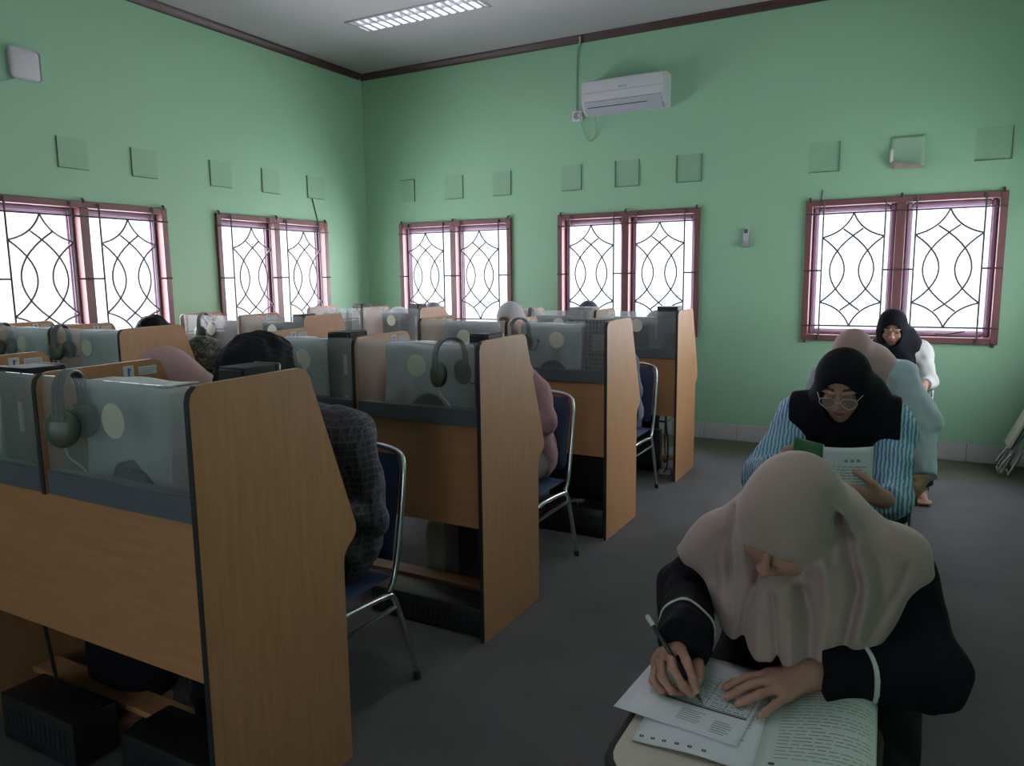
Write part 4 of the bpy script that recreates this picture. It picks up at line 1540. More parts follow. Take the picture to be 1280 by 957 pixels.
def nail_zone(Hs):
    tips = []
    for H in Hs:
        for p in H['F'] + [H['T']]:
            d = nrm(np.asarray(p[-1]) - np.asarray(p[-2]))
            u = nrm(H['n'] - d * (d @ H['n']))
            tips.append((np.asarray(p[-1]) + d * 0.001 + u * 0.0075 * H['sc'], 0.0058 * H['sc']))

    def fn(Q, m):
        for c, r in tips:
            m[((Q - c) ** 2).sum(1) < r * r] = 3
        return m
    return fn


def sit_joints(x, y, lean=0.15, turn=0.0, hc=None, look=(0, -1, -0.5), roll=0.0, arms=None, knee=0.44, hip_z=0.585, sh_w=0.165, tl=0.38):
    """seated facing -Y with the pelvis at (x, y)"""
    J = {}
    J['pel'] = np.array([x, y, hip_z])
    ch = np.array([x, y - tl * math.sin(lean), hip_z + tl * math.cos(lean)])
    J['ch'] = ch
    nk = ch + np.array([0, -0.08 * math.sin(lean + 0.3), 0.09])
    J['nk'] = nk
    J['hc'] = np.array(hc) if hc is not None else nk + np.array([0, -0.05 - 0.10 * math.sin(lean), 0.14])
    J['R'] = frame(look, roll=roll)
    for s, k in ((-1, 'r'), (1, 'l')):                     # facing -Y: the person's right is at -X
        J['sh' + k] = ch + np.array([s * sh_w, 0.005, 0.045])
        J['hip' + k] = np.array([x + s * 0.085, y, hip_z - 0.01])
        J['kn' + k] = np.array([x + s * 0.11, y - knee, hip_z - 0.03])
        J['an' + k] = np.array([x + s * 0.11, y - knee + 0.03, 0.085])
        J['to' + k] = np.array([x + s * 0.125, y - knee - 0.12, 0.028])
        J['el' + k] = J['sh' + k] + np.array([s * 0.06, -0.06, -0.26])
        J['wr' + k] = np.array([x + s * 0.13, ch[1] - 0.30, 0.775])
        J['hf' + k] = np.array([-s * 0.3, -1, -0.1])
        J['hn' + k] = np.array([0, 0, 1])
    if arms:
        for k, v in arms.items():
            J[k] = np.array(v, float)
    return J


def torso(S, J, e=0.0, k=0.06, belly=1.0):
    p, c = J['pel'], J['ch']
    for s in (-1, 1):
        S.cap(p + V3(s * 0.065, 0, 0.0), c + V3(s * 0.065, 0, 0.0), 0.115 + e, 0.098 + e, k)
    S.cap(J['shr'], J['shl'], 0.052 + e, None, k)
    S.cap(c + V3(0, 0, 0.03), J['nk'], 0.075 + e, 0.052 + e * 0.6, 0.04)


def arm(S, J, k, e=0.0, wr_e=None, flat=False, to=1.0, kk=0.025):
    wr = J['el' + k] + (J['wr' + k] - J['el' + k]) * to
    w = e if wr_e is None else wr_e
    S.cap(J['sh' + k], J['el' + k], 0.048 + e, 0.038 + (e + w) / 2, kk)
    S.cap(J['el' + k], wr, 0.038 + (e + w) / 2, 0.026 + w, kk, flat=flat)


def legs(S, J, e=0.0, flat=False, feet=True, skirt=0.0):
    for k in 'rl':
        S.cap(J['hip' + k], J['kn' + k], 0.085 + e, 0.058 + e, 0.05)
        an = J['an' + k]
        S.cap(J['kn' + k], an if not flat else an + V3(0, 0, 0.02), 0.056 + e, 0.036 + e * 1.3 + skirt, 0.03, flat=flat)
        if feet:
            S.cap(an, an + V3(0, 0.025, -0.052), 0.034, 0.030, 0.02)
            S.cap(an + V3(0, 0.0, -0.035), J['to' + k], 0.036, 0.024, 0.03, sq=((0, 0, 1), 1.25))
            to = J['to' + k]
            for i in range(5):
                S.cap(to + V3((i - 2) * 0.016, 0.01, 0.0), to + V3((i - 2) * 0.0175, -0.032 + 0.004 * abs(i - 1.5), -0.009), 0.0105, 0.0095, 0.006)


def make_person(label, J, spec, h=0.006, fine=None):
    """body is one continuous surface; clothes and hair are its children"""
    base = (float(J['pel'][0]), float(J['pel'][1]), 0.0)
    B = Sdf()
    torso(B, J)
    for k in 'rl':
        arm(B, J, k)
    B.cap(J['nk'] - V3(0, 0, 0.03), J['hc'] + J['R'] @ V3(0, -0.02, -0.05), 0.052, 0.050, 0.02)
    legs(B, J)
    head(B, J['hc'], J['R'])
    Hs = []
    for k, s in (('r', -1), ('l', 1)):
        H = J.get('H' + k) or hand_pts(J['wr' + k], J['hf' + k], J['hn' + k], s, spec.get('curl', 0.45))
        hand(B, H)
        Hs.append(H)
    fz, nz = face_zones(J['hc'], J['R']), nail_zone(Hs)
    zones = (lambda Q: nz(Q, fz(Q)))
    o = sculpt(B, 'person', [M['skin'], M['lips'], M['brow'], M['nail']], fine or h, base=base, zones=zones, it=0 if h < 0.004 else 1)
    tag(o, label, 'person', 'people in the room')
    # lower garment
    T = Sdf()
    T.cap(J['pel'] + V3(-0.065, 0, 0.06), J['pel'] + V3(0.065, 0, 0.06), 0.128, None, 0.05)
    legs(T, J, spec.get('low_e', 0.016), flat=True, feet=False, skirt=spec.get('flare', 0.02))
    if spec.get('skirt'):
        T.cap((J['knr'] + J['knl']) / 2, (J['anr'] + J['anl']) / 2 + V3(0, 0, 0.02), 0.09, 0.11, 0.12, flat=True)
    T.disp = wob(0.004, 22, 1.3)
    sculpt(T, spec.get('low_name', 'trousers'), M[spec.get('low', 'cloth_black')], max(h, 0.006), o)
    # upper garment
    U = Sdf()
    torso(U, J, 0.020)
    if spec.get('vest'):
        sl = Sdf()
        for k in 'rl':
            arm(sl, J, k, spec.get('sleeve', 0.020), spec.get('cuff', 0.014), flat=True, to=spec.get('to', 0.97))
        sl.disp = wob(0.006, 30, 2.1)
        torso(sl, J, 0.016)
        sculpt(sl, 'shirt', M[spec['up']], h, o)
        U.disp = wob(0.003, 20, 0.7)
        V = Sdf()
        torso(V, J, 0.040)
        V.cap(J['shr'], J['shl'], 0.088, None, 0.05)
        for k, s in (('r', -1), ('l', 1)):
            p = J['sh' + k] + V3(s * 0.030, 0, 0)
            V.add(lambda P, p=p, s=s: (P - p.astype(np.float32)) @ V3(s, 0, 0), None, None, 0.006, 'x')
        V.disp = U.disp
        sculpt(V, 'vest', M['cloth_black'], h, o)
    else:
        for k in 'rl':
            arm(U, J, k, spec.get('sleeve', 0.020), spec.get('cuff', 0.014), flat=True, to=spec.get('to_' + k, spec.get('to', 0.97)))
        if spec.get('drop'):
            U.cap(J['pel'] + V3(-0.08, -0.02, 0.02), J['pel'] + V3(0.08, -0.02, 0.02), 0.135, None, 0.05)
        wa, wb = wob(spec.get('wr', 0.005), 26, 2.4), wob(0.0024, 62, 7.7)
        U.disp = lambda P: wa(P) + wb(P)
        sculpt(U, spec.get('up_name', 'shirt'), M[spec['up']], h, o)
    if spec.get('stripe_cuff'):
        for k in 'rl':
            e, w = J['el' + k], J['wr' + k]
            wr = e + (w - e) * spec.get('to_' + k, spec.get('to', 0.97))
            t0 = spec['stripe_cuff'][k]
            a = e + (wr - e) * t0
            R0 = Sdf()
            ra = 0.038 + (spec['sleeve'] + spec['cuff']) / 2
            rb = 0.026 + spec['cuff']
            r = ra + (rb - ra) * t0 + 0.0030
            n = nrm(wr - e)
            R0.cap(a - n * 0.02, a + n * 0.02, r, r, 0.002)
            kd, fn0, lo0, hi0, k0 = R0.ops[0]
            R0.ops[0] = (kd, lambda P, fn0=fn0: fn0(P) + U.disp(P), lo0, hi0, k0)
            R0.plane(a + n * 0.0042, n, 0.001)
            R0.plane(a - n * 0.0042, -n, 0.001)
            sculpt(R0, 'cuff_stripe', M['cloth_white'], 0.0025, o)['label'] = 'white cuff stripe'
    if spec.get('hijab'):
        Hj = spec['hijab_fn'](J) if spec.get('hijab_fn') else hijab(J, spec)
        sculpt(Hj, 'headscarf', M[spec['hijab']], fine or h, o, it=2)
    if spec.get('hair'):
        Hr = Sdf()
        c, R = J['hc'], J['R']
        L = lambda x, y, z: c + R @ np.array([x, y, z])
        f_ = spec.get('hair_r', 1.0)
        Hr.ell(L(0, -0.022, 0.045), [0.092 * f_, 0.108 * f_, 0.094 * f_], R, 0.02)
        Hr.ell(L(0, -0.05, -0.02), [0.084 * f_, 0.075 * f_, 0.085 * f_], R, 0.03)
        Hr.ell(L(0, 0.085, -0.03), [0.066, 0.07, 0.088], R, 0.02, 's')
        a, b = wob(0.005, 40, 3.1), wob(0.003, 110, 4.2)
        Hr.disp = lambda P: a(P) + b(P)
        sculpt(Hr, 'hair', M['hair'], h, o, it=1)
    return o


def hijab(J, spec):
    c, R = J['hc'], J['R']
    L = lambda x, y, z: c + R @ np.array([x, y, z])
    ch, nk = J['ch'], J['nk']
    S = Sdf()
    S.ell(L(0, -0.012, 0.026), [0.092, 0.112, 0.104], R, 0.02)
    S.ell(L(0, -0.005, -0.055), [0.088, 0.098, 0.085], R, 0.04)
    d = spec.get('drape', 0.16)
    fr = V3(0, -0.11, 0)
    chin = L(0, 0.045, -0.10)
    S.cap(chin, ch + fr + V3(0, 0, 0.06 - d * 0.5), 0.060, 0.070, 0.06)
    S.cap(L(0, -0.03, -0.05), nk + V3(0, 0.03, -0.02), 0.088, 0.10, 0.05)
    for s, k in ((-1, 'r'), (1, 'l')):
        S.cap(nk + V3(s * 0.03, 0.0, 0.02), J['sh' + k] * 0.88 + ch * 0.12 + V3(0, 0, 0.005), 0.085, 0.062, 0.06)
        S.cap(ch + V3(s * 0.05, -0.06, 0.05), ch + V3(s * 0.075, -0.085, 0.05 - d), 0.075, 0.06, 0.06)
    S.cap(nk + V3(0, 0.06, 0), ch + V3(0, 0.10, -0.05), 0.085, 0.08, 0.06)
    # face opening, then the cloth tucked under the chin
    S.ell(L(0, 0.085, -0.016), [0.056, 0.055, 0.080], R, 0.010, 's')
    S.ell(L(0, 0.030, -0.118), [0.066, 0.062, 0.026], R, 0.02)
    S.plane(ch + V3(0, 0, -d + 0.02), (0, 0.25, -1), 0.006)
    yx, am = float(nk[0]), spec.get('fold', 0.004)
    w2 = wob(0.003, 24, 5.5)
    zc = float(c[2])

    def fold(P):
        a = np.arctan2(P[:, 0] - yx, -(P[:, 1] - float(nk[1]) - 0.06))
        g = np.clip((zc - 0.02 - P[:, 2]) / 0.16, 0, 1)
        return (am * g * np.sin(a * 9 + P[:, 2] * 22) + w2(P) * g).astype(np.float32)
    S.disp = fold
    return S


# ------------------------------------------------------------------ the woman writing in the foreground
def dist_line(Q, pts):
    d = np.full(len(Q), 9.0, np.float32)
    for a, b in zip(pts, pts[1:]):
        a, b = np.array(a, np.float32), np.array(b, np.float32)
        ab = b - a
        t = np.clip(((Q - a) @ ab) / (ab @ ab), 0, 1)
        q = Q - a - t[:, None] * ab
        d = np.minimum(d, np.sqrt((q * q).sum(1)))
    return d


def scarf_foreground(J):
    c, R = J['hc'], J['R']
    L = lambda x, y, z: c + R @ np.array([x, y, z])
    S = Sdf()
    S.ell(L(0, -0.010, 0.026), [0.092, 0.116, 0.106], R, 0.02)
    S.ell(L(0, -0.01, -0.05), [0.088, 0.095, 0.085], R, 0.03)
    S.cap((-0.225, 1.52, 1.02), (-0.365, 1.555, 0.925), 0.075, 0.048, 0.05)
    S.cap((-0.15, 1.52, 1.01), (0.000, 1.56, 0.955), 0.080, 0.045, 0.05)
    S.cap((0.000, 1.56, 0.955), (0.042, 1.545, 0.938), 0.040, 0.014, 0.02)
    S.cap((-0.365, 1.55, 0.925), (-0.415, 1.53, 0.905), 0.048, 0.022, 0.03)
    S.cap((-0.25, 1.50, 0.93), (-0.265, 1.47, 0.80), 0.06, 0.055, 0.05)
    S.cap((-0.12, 1.50, 0.95), (-0.105, 1.48, 0.82), 0.07, 0.07, 0.05)
    S.cap((-0.03, 1.55, 0.94), (-0.075, 1.51, 0.82), 0.055, 0.06, 0.05)
    S.cap((-0.34, 1.56, 0.93), (-0.30, 1.52, 0.83), 0.05, 0.045, 0.05)
    S.cap((-0.18, 1.60, 0.98), (-0.17, 1.74, 0.84), 0.12, 0.11, 0.06)
    S.cap((-0.33, 1.62, 0.93), (-0.34, 1.70, 0.84), 0.06, 0.06, 0.05)
    S.cap((-0.01, 1.62, 0.94), (0.0, 1.70, 0.85), 0.06, 0.06, 0.05)
    S.ell(L(0, 0.092, -0.032), [0.058, 0.056, 0.066], R, 0.006, 's')
    S.ell(L(0, 0.030, -0.108), [0.064, 0.064, 0.026], R, 0.015)
    S.cap((-0.205, 1.435, 0.905), (-0.19, 1.450, 0.80), 0.040, 0.075, 0.04)
    S.plane((-0.414, 1.50, 0.895), (-0.165, -0.03, -0.105), 0.005)
    S.plane((0.050, 1.50, 0.925), (0.163, -0.02, -0.110), 0.006)
    S.plane((-0.185, 1.42, 0.787), (0.03, 0.25, -1), 0.006)
    cr = [([(-0.212, 0.905), (-0.205, 0.86), (-0.195, 0.78)], 0.012, 0.007), ([(-0.240, 0.93), (-0.262, 0.86), (-0.268, 0.78)], 0.012, 0.011),
          ([(-0.165, 0.92), (-0.145, 0.86), (-0.14, 0.79)], 0.010, 0.012), ([(-0.108, 1.06), (-0.088, 0.99), (-0.070, 0.92), (-0.090, 0.80)], 0.015, 0.010),
          ([(-0.300, 1.03), (-0.312, 0.97), (-0.298, 0.85)], 0.012, 0.011), ([(-0.085, 1.02), (-0.035, 0.965), (-0.028, 0.90)], 0.010, 0.012), ([(-0.12, 0.97), (-0.115, 0.88), (-0.122, 0.80)], -0.010, 0.014),
          ([(-0.232, 0.86), (-0.232, 0.78)], -0.009, 0.012), ([(-0.178, 0.87), (-0.17, 0.79)], -0.009, 0.010), ([(-0.095, 1.07), (-0.068, 1.0), (-0.050, 0.93), (-0.062, 0.84)], -0.010, 0.011),
          ([(-0.33, 0.97), (-0.35, 0.92), (-0.335, 0.87)], 0.008, 0.012), ([(0.01, 0.96), (-0.005, 0.91), (-0.045, 0.84)], 0.008, 0.010), ([(-0.125, 1.11), (-0.105, 1.05), (-0.115, 0.98)], 0.007, 0.008)]
    w2 = wob(0.0022, 16, 6.1)

    def disp(P):
        Q = P[:, [0, 2]]
        g = np.clip((1.60 - P[:, 1]) / 0.04, 0, 1)
        o = np.zeros(len(P), np.float32)
        for pts, a, w in cr:
            o += a * np.exp(-(dist_line(Q, pts) / w) ** 2)
        return (o * g + w2(P)).astype(np.float32)
    S.disp = disp
    return S


JA = sit_joints(-0.17, 1.82, lean=0.70, hip_z=0.575, tl=0.36, hc=(-0.197, 1.455, 1.035), look=(-0.26, -0.76, -0.60), roll=0.24, arms={
    'shr': (-0.325, 1.640, 0.875), 'shl': (-0.015, 1.640, 0.880), 'elr': (-0.428, 1.610, 0.785), 'ell': (0.052, 1.485, 0.772),
    'wrr': (-0.372, 1.388, 0.802), 'wrl': (-0.132, 1.388, 0.772)})
JA['Hr'] = {'w': JA['wrr'], 'n': nrm((-0.1, -0.55, 0.8)), 'sc': 0.95, 'f': nrm((0.15, -0.9, -0.2)),
            'F': [[np.array(p) for p in q] for q in (
                ((-0.362, 1.318, 0.806), (-0.338, 1.276, 0.800), (-0.322, 1.264, 0.775), (-0.316, 1.266, 0.755)),
                ((-0.380, 1.311, 0.797), (-0.360, 1.264, 0.786), (-0.337, 1.254, 0.762), (-0.324, 1.264, 0.745)),
                ((-0.395, 1.307, 0.782), (-0.380, 1.262, 0.768), (-0.358, 1.256, 0.747), (-0.345, 1.270, 0.739)),
                ((-0.405, 1.308, 0.765), (-0.398, 1.268, 0.751), (-0.380, 1.262, 0.739), (-0.367, 1.272, 0.738)))],
            'T': [np.array(p) for p in ((-0.356, 1.366, 0.785), (-0.333, 1.332, 0.782), (-0.320, 1.303, 0.774), (-0.317, 1.281, 0.762))]}
JA['Hl'] = {'w': JA['wrl'], 'n': np.array((0.05, -0.15, 0.98)), 'sc': 0.95, 'f': nrm((-0.8, -0.55, -0.15)),
            'F': [[np.array(p) for p in q] for q in (
                ((-0.208, 1.368, 0.762), (-0.240, 1.348, 0.757), (-0.262, 1.337, 0.747), (-0.278, 1.330, 0.738)),
                ((-0.198, 1.348, 0.765), (-0.231, 1.323, 0.758), (-0.252, 1.308, 0.747), (-0.267, 1.298, 0.738)),
                ((-0.184, 1.332, 0.760), (-0.212, 1.307, 0.753), (-0.232, 1.293, 0.744), (-0.246, 1.284, 0.738)),
                ((-0.167, 1.322, 0.754), (-0.184, 1.295, 0.747), (-0.196, 1.277, 0.740), (-0.205, 1.264, 0.737)))],
            'T': [np.array(p) for p in ((-0.150, 1.402, 0.762), (-0.182, 1.408, 0.757), (-0.212, 1.400, 0.748), (-0.234, 1.388, 0.741))]}
make_person('woman in beige headscarf and black top writing at a tablet desk in the foreground', JA,
            {'hijab': 'hij_beige', 'hijab_fn': scarf_foreground, 'up': 'cloth_black', 'sleeve': 0.022, 'cuff': 0.026, 'to_r': 1.32, 'to_l': 0.95, 'drop': 1, 'wr': 0.004,
             'stripe_cuff': {'r': 0.70, 'l': 0.58}, 'skirt': 1, 'low_e': 0.055, 'low_name': 'skirt', 'up_name': 'top'}, h=0.0045, fine=0.0028)

# papers on the tablet
TZ = 0.7205


def sheet(name, fr, z, mm, label, cat, w, l):
    """flat sheet: fr(a, b) with a across 0..w and b up 0..l"""
    root = empty(name, (*fr(w / 2, l / 2), z), label, cat)
    mb = MB()
    mb.grid(lambda a, b: (*fr(a * w, b * l), z + 0.0012 + 0.0015 * math.sin(5 * a + 2) * math.sin(3 * b) ** 2), 10, 12)
    mb.build('page', mm, root, solid=0.0006)
    return root


def rotf(px, py, ang):
    c, s = math.cos(ang), math.sin(ang)
    return lambda a, b: (px + c * a - s * b, py + s * a + c * b)


rnd = random.Random(3)
# open booklet (lower)
bf = rotf(-0.385, 1.116, math.radians(2.0))
bk = empty('exam_booklet', (-0.2, 1.22, TZ), 'open printed booklet under the answer sheet on the cream tablet', 'booklet')


def leftp(a, b):
    x, y = bf(a * 0.195, b * 0.275)
    return (x, y, TZ + 0.0035 + 0.004 * math.sin(PI * a) ** 2)


def rightp(a, b):
    x, y = bf(0.195 + 0.175 * math.sin(a * 1.45) / math.sin(1.45), b * 0.275)
    return (x, y, TZ + 0.0035 + 0.030 * math.sin(PI * min(1, a * 0.9)) ** 1.2 * (0.55 + 0.45 * b))


MB().grid(leftp, 12, 12).build('left_page', M['paper'], bk, solid=0.002)
MB().grid(rightp, 16, 12).build('right_page', M['page'], bk, solid=0.002)['label'] = 'pale green curved page'


def on(fn, a0, b0, a1, b1, mb, up=0.0016, n=6):
    mb.grid(lambda u, v: tuple(p + (up if i == 2 else 0) for i, p in enumerate(fn(a0 + (a1 - a0) * u, b0 + (b1 - b0) * v))), n, 1)


def disc(fn, a, b, ra, rb, mb, up=0.0017):
    c = mb.b.verts.new(tuple(p + (up if i == 2 else 0) for i, p in enumerate(fn(a, b))))
    ring = [mb.b.verts.new(tuple(p + (up if i == 2 else 0) for i, p in enumerate(fn(a + ra * math.cos(t * PI / 7), b + rb * math.sin(t * PI / 7))))) for t in range(14)]
    for i in range(14):
        mb.b.faces.new((c, ring[i], ring[(i + 1) % 14]))


for fn, nm in ((leftp, 'left_print'), (rightp, 'right_print')):
    t = MB()
    for i in range(22):
        b0 = 0.16 + i * 0.036
        if nm == 'left_print' and b0 < 0.24:
            continue
        x = 0.10
        while x < 0.86:
            w_ = rnd.uniform(0.04, 0.13)
            if i % 5 != 4 or x < 0.4:
                on(fn, x, b0, min(x + w_, 0.9), b0 + 0.007, t, n=3)
            x += w_ + 0.022
    t.build(nm, M['ink'], bk)
t = MB()
for a in (0.06, 0.16, 0.26, 0.37, 0.48, 0.60):
    disc(leftp, a, 0.055, 0.020, 0.014, t)
disc(rightp, 0.10, 0.10, 0.022, 0.014, t)
t.build('number_dots', M['ink_dark'], bk)
t = MB()
for a in (0.06, 0.16, 0.26, 0.37, 0.48, 0.60):
    on(leftp, a - 0.003, 0.047, a + 0.003, 0.063, t, 0.0020, 1)
t.build('dot_digits', M['paper'], bk)

# answer sheet on top
sf = rotf(-0.445, 1.186, math.radians(-4.5))
SZ = TZ + 0.0088
an = sheet('answer_sheet', sf, SZ, M['paper'], 'white answer sheet being written on, uppermost on the cream tablet', 'paper', 0.222, 0.262)
sfn = lambda a, b: (*sf(a * 0.222, b * 0.262), SZ + 0.0012 + 0.0015 * math.sin(5 * a + 2) * math.sin(3 * b) ** 2)
t = MB()
on(sfn, 0.30, 0.30, 0.97, 0.318, t, 0.0009, 8)
on(sfn, 0.30, 0.325, 0.97, 0.330, t, 0.0009, 8)
for i in range(9):
    on(sfn, 0.30, 0.33 + i * 0.05, 0.97, 0.333 + i * 0.05, t, 0.0009, 6)
for a in (0.30, 0.46, 0.62, 0.78, 0.967):
    on(sfn, a, 0.33, a + 0.004, 0.73, t, 0.0009, 2)
t.build('table_lines', M['ink_dark'], an)
t = MB()
for i in range(7):
    for blk in (0.33, 0.66):
        x = blk
        while x < blk + 0.26:
            w_ = rnd.uniform(0.02, 0.06)
            on(sfn, x, 0.35 + i * 0.05, x + w_, 0.362 + i * 0.05, t, 0.0009, 2)
            x += w_ + 0.012
for i in range(6):
    on(sfn, 0.48, 0.10 + i * 0.026, 0.48 + rnd.uniform(0.12, 0.2), 0.108 + i * 0.026, t, 0.0009, 2)
    on(sfn, 0.76, 0.06 + i * 0.026, 0.76 + rnd.uniform(0.08, 0.16), 0.068 + i * 0.026, t, 0.0009, 2)
t.build('text_block', M['ink'], an)

# pen
N_, T_ = Vector((-0.302, 1.262, SZ + 0.003)), Vector((-0.434, 1.315, 0.862))
ax = (T_ - N_).normalized()
pn = empty('pen', tuple(N_), 'black capped pen held in the writing hand', 'pen')
MB().lathe([(0.0006, 0.0), (0.0012, 0.004), (0.0036, 0.018), (0.0045, 0.026), (0.0045, 0.165), (0.0042, 0.166)], N_, ax, 16).build('barrel', M['black'], pn)
MB().lathe([(0.0046, 0.160), (0.0050, 0.163), (0.0050, 0.178), (0.0040, 0.182), (0, 0.183)], N_, ax, 16).build('end_cap', M['white_plastic'], pn)['label'] = 'white end cap'
MB().lathe([(0.0049, 0.028), (0.0052, 0.030), (0.0052, 0.062), (0.0048, 0.064)], N_, ax, 16).build('grip', M['rubber'], pn)

# ------------------------------------------------------------------ the woman in glasses behind her
JB = sit_joints(-0.19, 3.00, lean=0.20, hc=(-0.215, 2.79, 1.118), look=(-0.06, -0.86, -0.42), arms={
    'shr': (-0.360, 2.86, 0.975), 'shl': (-0.062, 2.86, 0.965), 'elr': (-0.462, 2.69, 0.790), 'ell': (-0.040, 2.68, 0.760), 'wrr': (-0.385, 2.475, 0.880), 'wrl': (-0.055, 2.430, 0.830),
    'hfr': (0.75, -0.35, 0.30), 'hnr': (-0.35, -0.85, 0.1), 'hfl': (-0.98, -0.16, 0.10), 'hnl': (0.05, -0.70, -0.70)})
pb = make_person('woman in black headscarf and glasses, blue striped sleeves, reading a green booklet', JB,
                 {'hijab': 'hij_black', 'up': 'stripe', 'vest': 1, 'sleeve': 0.028, 'cuff': 0.016, 'to': 0.95, 'drape': 0.20, 'curl': 0.30, 'fold': 0.005}, h=0.005, fine=0.0035)
c, R = JB['hc'], JB['R']
HB = lambda x, y, z: tuple(c + R @ np.array([x, y, z]))
g = MB()
for s in (-1, 1):
    g.tube([HB(s * 0.034 + 0.0245 * math.cos(t) * (1 + 0.06 * math.cos(2 * t)), 0.108 - 0.02 * abs(math.cos(t) * 0.5), -0.003 + 0.0205 * math.sin(t)) for t in [2 * PI * i / 24 for i in range(24)]], 0.0016, 8, closed=True)
    g.tube([HB(s * 0.058, 0.098, 0.004), HB(s * 0.072, 0.06, 0.006), HB(s * 0.076, 0.0, 0.002)], 0.0014, 6)
g.tube([HB(-0.0105, 0.108, 0.001), HB(0, 0.112, 0.004), HB(0.0105, 0.108, 0.001)], 0.0014, 6, smooth=1)
go = g.build('glasses', M['silver'], pb)
for s in (-1, 1):
    lm = MB()
    ce = lm.b.verts.new(HB(s * 0.034, 0.1015, -0.003))
    ring = [lm.b.verts.new(HB(s * 0.034 + 0.0235 * math.cos(t), 0.1075 - 0.02 * abs(math.cos(t) * 0.5), -0.003 + 0.0195 * math.sin(t))) for t in [2 * PI * i / 20 for i in range(20)]]
    for i in range(20):
        lm.b.faces.new((ce, ring[i], ring[(i + 1) % 20]))
    lm.build('lens', M['lens'], go)

gb = empty('green_booklet', (-0.21, 2.43, 0.79), 'open booklet with green cover held up by the woman in glasses', 'booklet')


def bkL(a, b):
    return (-0.232 - 0.088 * a, 2.405 + 0.022 * a * a, 0.790 + 0.198 * b + 0.012 * a)


def bkR(a, b):
    return (-0.232 + 0.138 * a, 2.405 + 0.030 * a * a + 0.020 * math.sin(PI * a) * (0.3 + b) * -1 * (1 - 0.6 * b), 0.785 + 0.195 * b - 0.004 * a + 0.012 * a * b)


MB().grid(bkL, 10, 10).build('front_cover', M['green_cover'], gb, solid=0.0015)['label'] = 'green front cover'
MB().grid(bkR, 14, 12).build('back_cover', M['paper'], gb, solid=0.0015)['label'] = 'white printed back cover'
MB().grid(lambda a, b: tuple(np.array(bkL(a * 0.97, 0.01 + 0.97 * b)) + np.array([0.002, 0.006, 0.0])), 8, 8).build('left_pages', M['paper'], gb, solid=0.006)
MB().grid(lambda a, b: tuple(np.array(bkR(a * 0.97, 0.01 + 0.97 * b)) + np.array([0.002, 0.007, 0.0])), 10, 8).build('right_pages', M['paper'], gb, solid=0.006)
t = MB()
for a in (0.62, 0.50, 0.38):
    cv = np.array(bkR(a + 0.1, 0.80))
    ring = []
    cc = t.b.verts.new(tuple(cv + np.array([0, -0.0016, 0])))
    for i in range(12):
        q = np.array(bkR(a + 0.1 + 0.040 * math.cos(i * PI / 6), 0.80 + 0.024 * math.sin(i * PI / 6))) + np.array([0, -0.0016, 0])
        ring.append(t.b.verts.new(tuple(q)))
    for i in range(12):
        t.b.faces.new((cc, ring[i], ring[(i + 1) % 12]))
for i in range(9):
    b0 = 0.70 - i * 0.045
    x = 0.22
    while x < 0.82:
        w_ = rnd.uniform(0.05, 0.12)
        t.grid(lambda u, v: tuple(np.array(bkR(x + w_ * u, b0 + 0.012 * v)) + np.array([0, -0.0015, 0])), 2, 1)
        x += w_ + 0.025
t.build('cover_print', M['ink'], gb)

# ------------------------------------------------------------------ the two women farther back
JC = sit_joints(-0.21, 4.40, lean=0.36, hc=(-0.285, 4.13, 1.095), look=(-0.28, -0.80, -0.52), roll=0.1, arms={
    'shr': (-0.39, 4.20, 0.965), 'shl': (-0.065, 4.22, 0.975), 'elr': (-0.46, 4.10, 0.75), 'ell': (0.060, 4.13, 0.755), 'wrr': (-0.35, 3.90, 0.775), 'wrl': (0.072, 3.98, 0.535),
    'hfl': (-0.35, -0.75, -0.55), 'hnl': (0.8, -0.2, 0.3)})
make_person('woman in dusty pink headscarf and pale blue shirt, leaning behind the woman in glasses', JC,
            {'hijab': 'hij_pink', 'up': 'cloth_blue', 'sleeve': 0.040, 'cuff': 0.030, 'to': 0.99, 'drape': 0.24, 'drop': 1, 'wr': 0.009, 'up_name': 'shirt'}, h=0.0055, fine=0.0045)
JD = sit_joints(-0.11, 6.00, lean=0.30, hc=(-0.150, 5.745, 1.135), look=(0.02, -0.88, -0.40), arms={
    'shr': (-0.27, 5.88, 0.955), 'shl': (0.025, 5.87, 0.945), 'elr': (-0.34, 5.80, 0.74), 'ell': (0.085, 5.76, 0.765), 'wrr': (-0.25, 5.56, 0.770), 'wrl': (0.060, 5.575, 0.775),
    'hfl': (-0.2, -0.95, -0.1), 'knl': (0.055, 5.52, 0.505), 'anl': (0.080, 5.530, 0.085), 'tol': (0.105, 5.415, 0.028)})
make_person('woman in black headscarf and white shirt seated before the right-hand window, barefoot', JD,
            {'hijab': 'hij_black', 'up': 'cloth_white', 'sleeve': 0.020, 'cuff': 0.016, 'to': 0.90, 'drape': 0.20}, h=0.006, fine=0.005)
pd = sheet('note_sheet', rotf(-0.20, 5.30, 0.05), 0.7205, M['paper'], 'white sheet on the tablet of the rearmost woman by the window', 'paper', 0.21, 0.25)

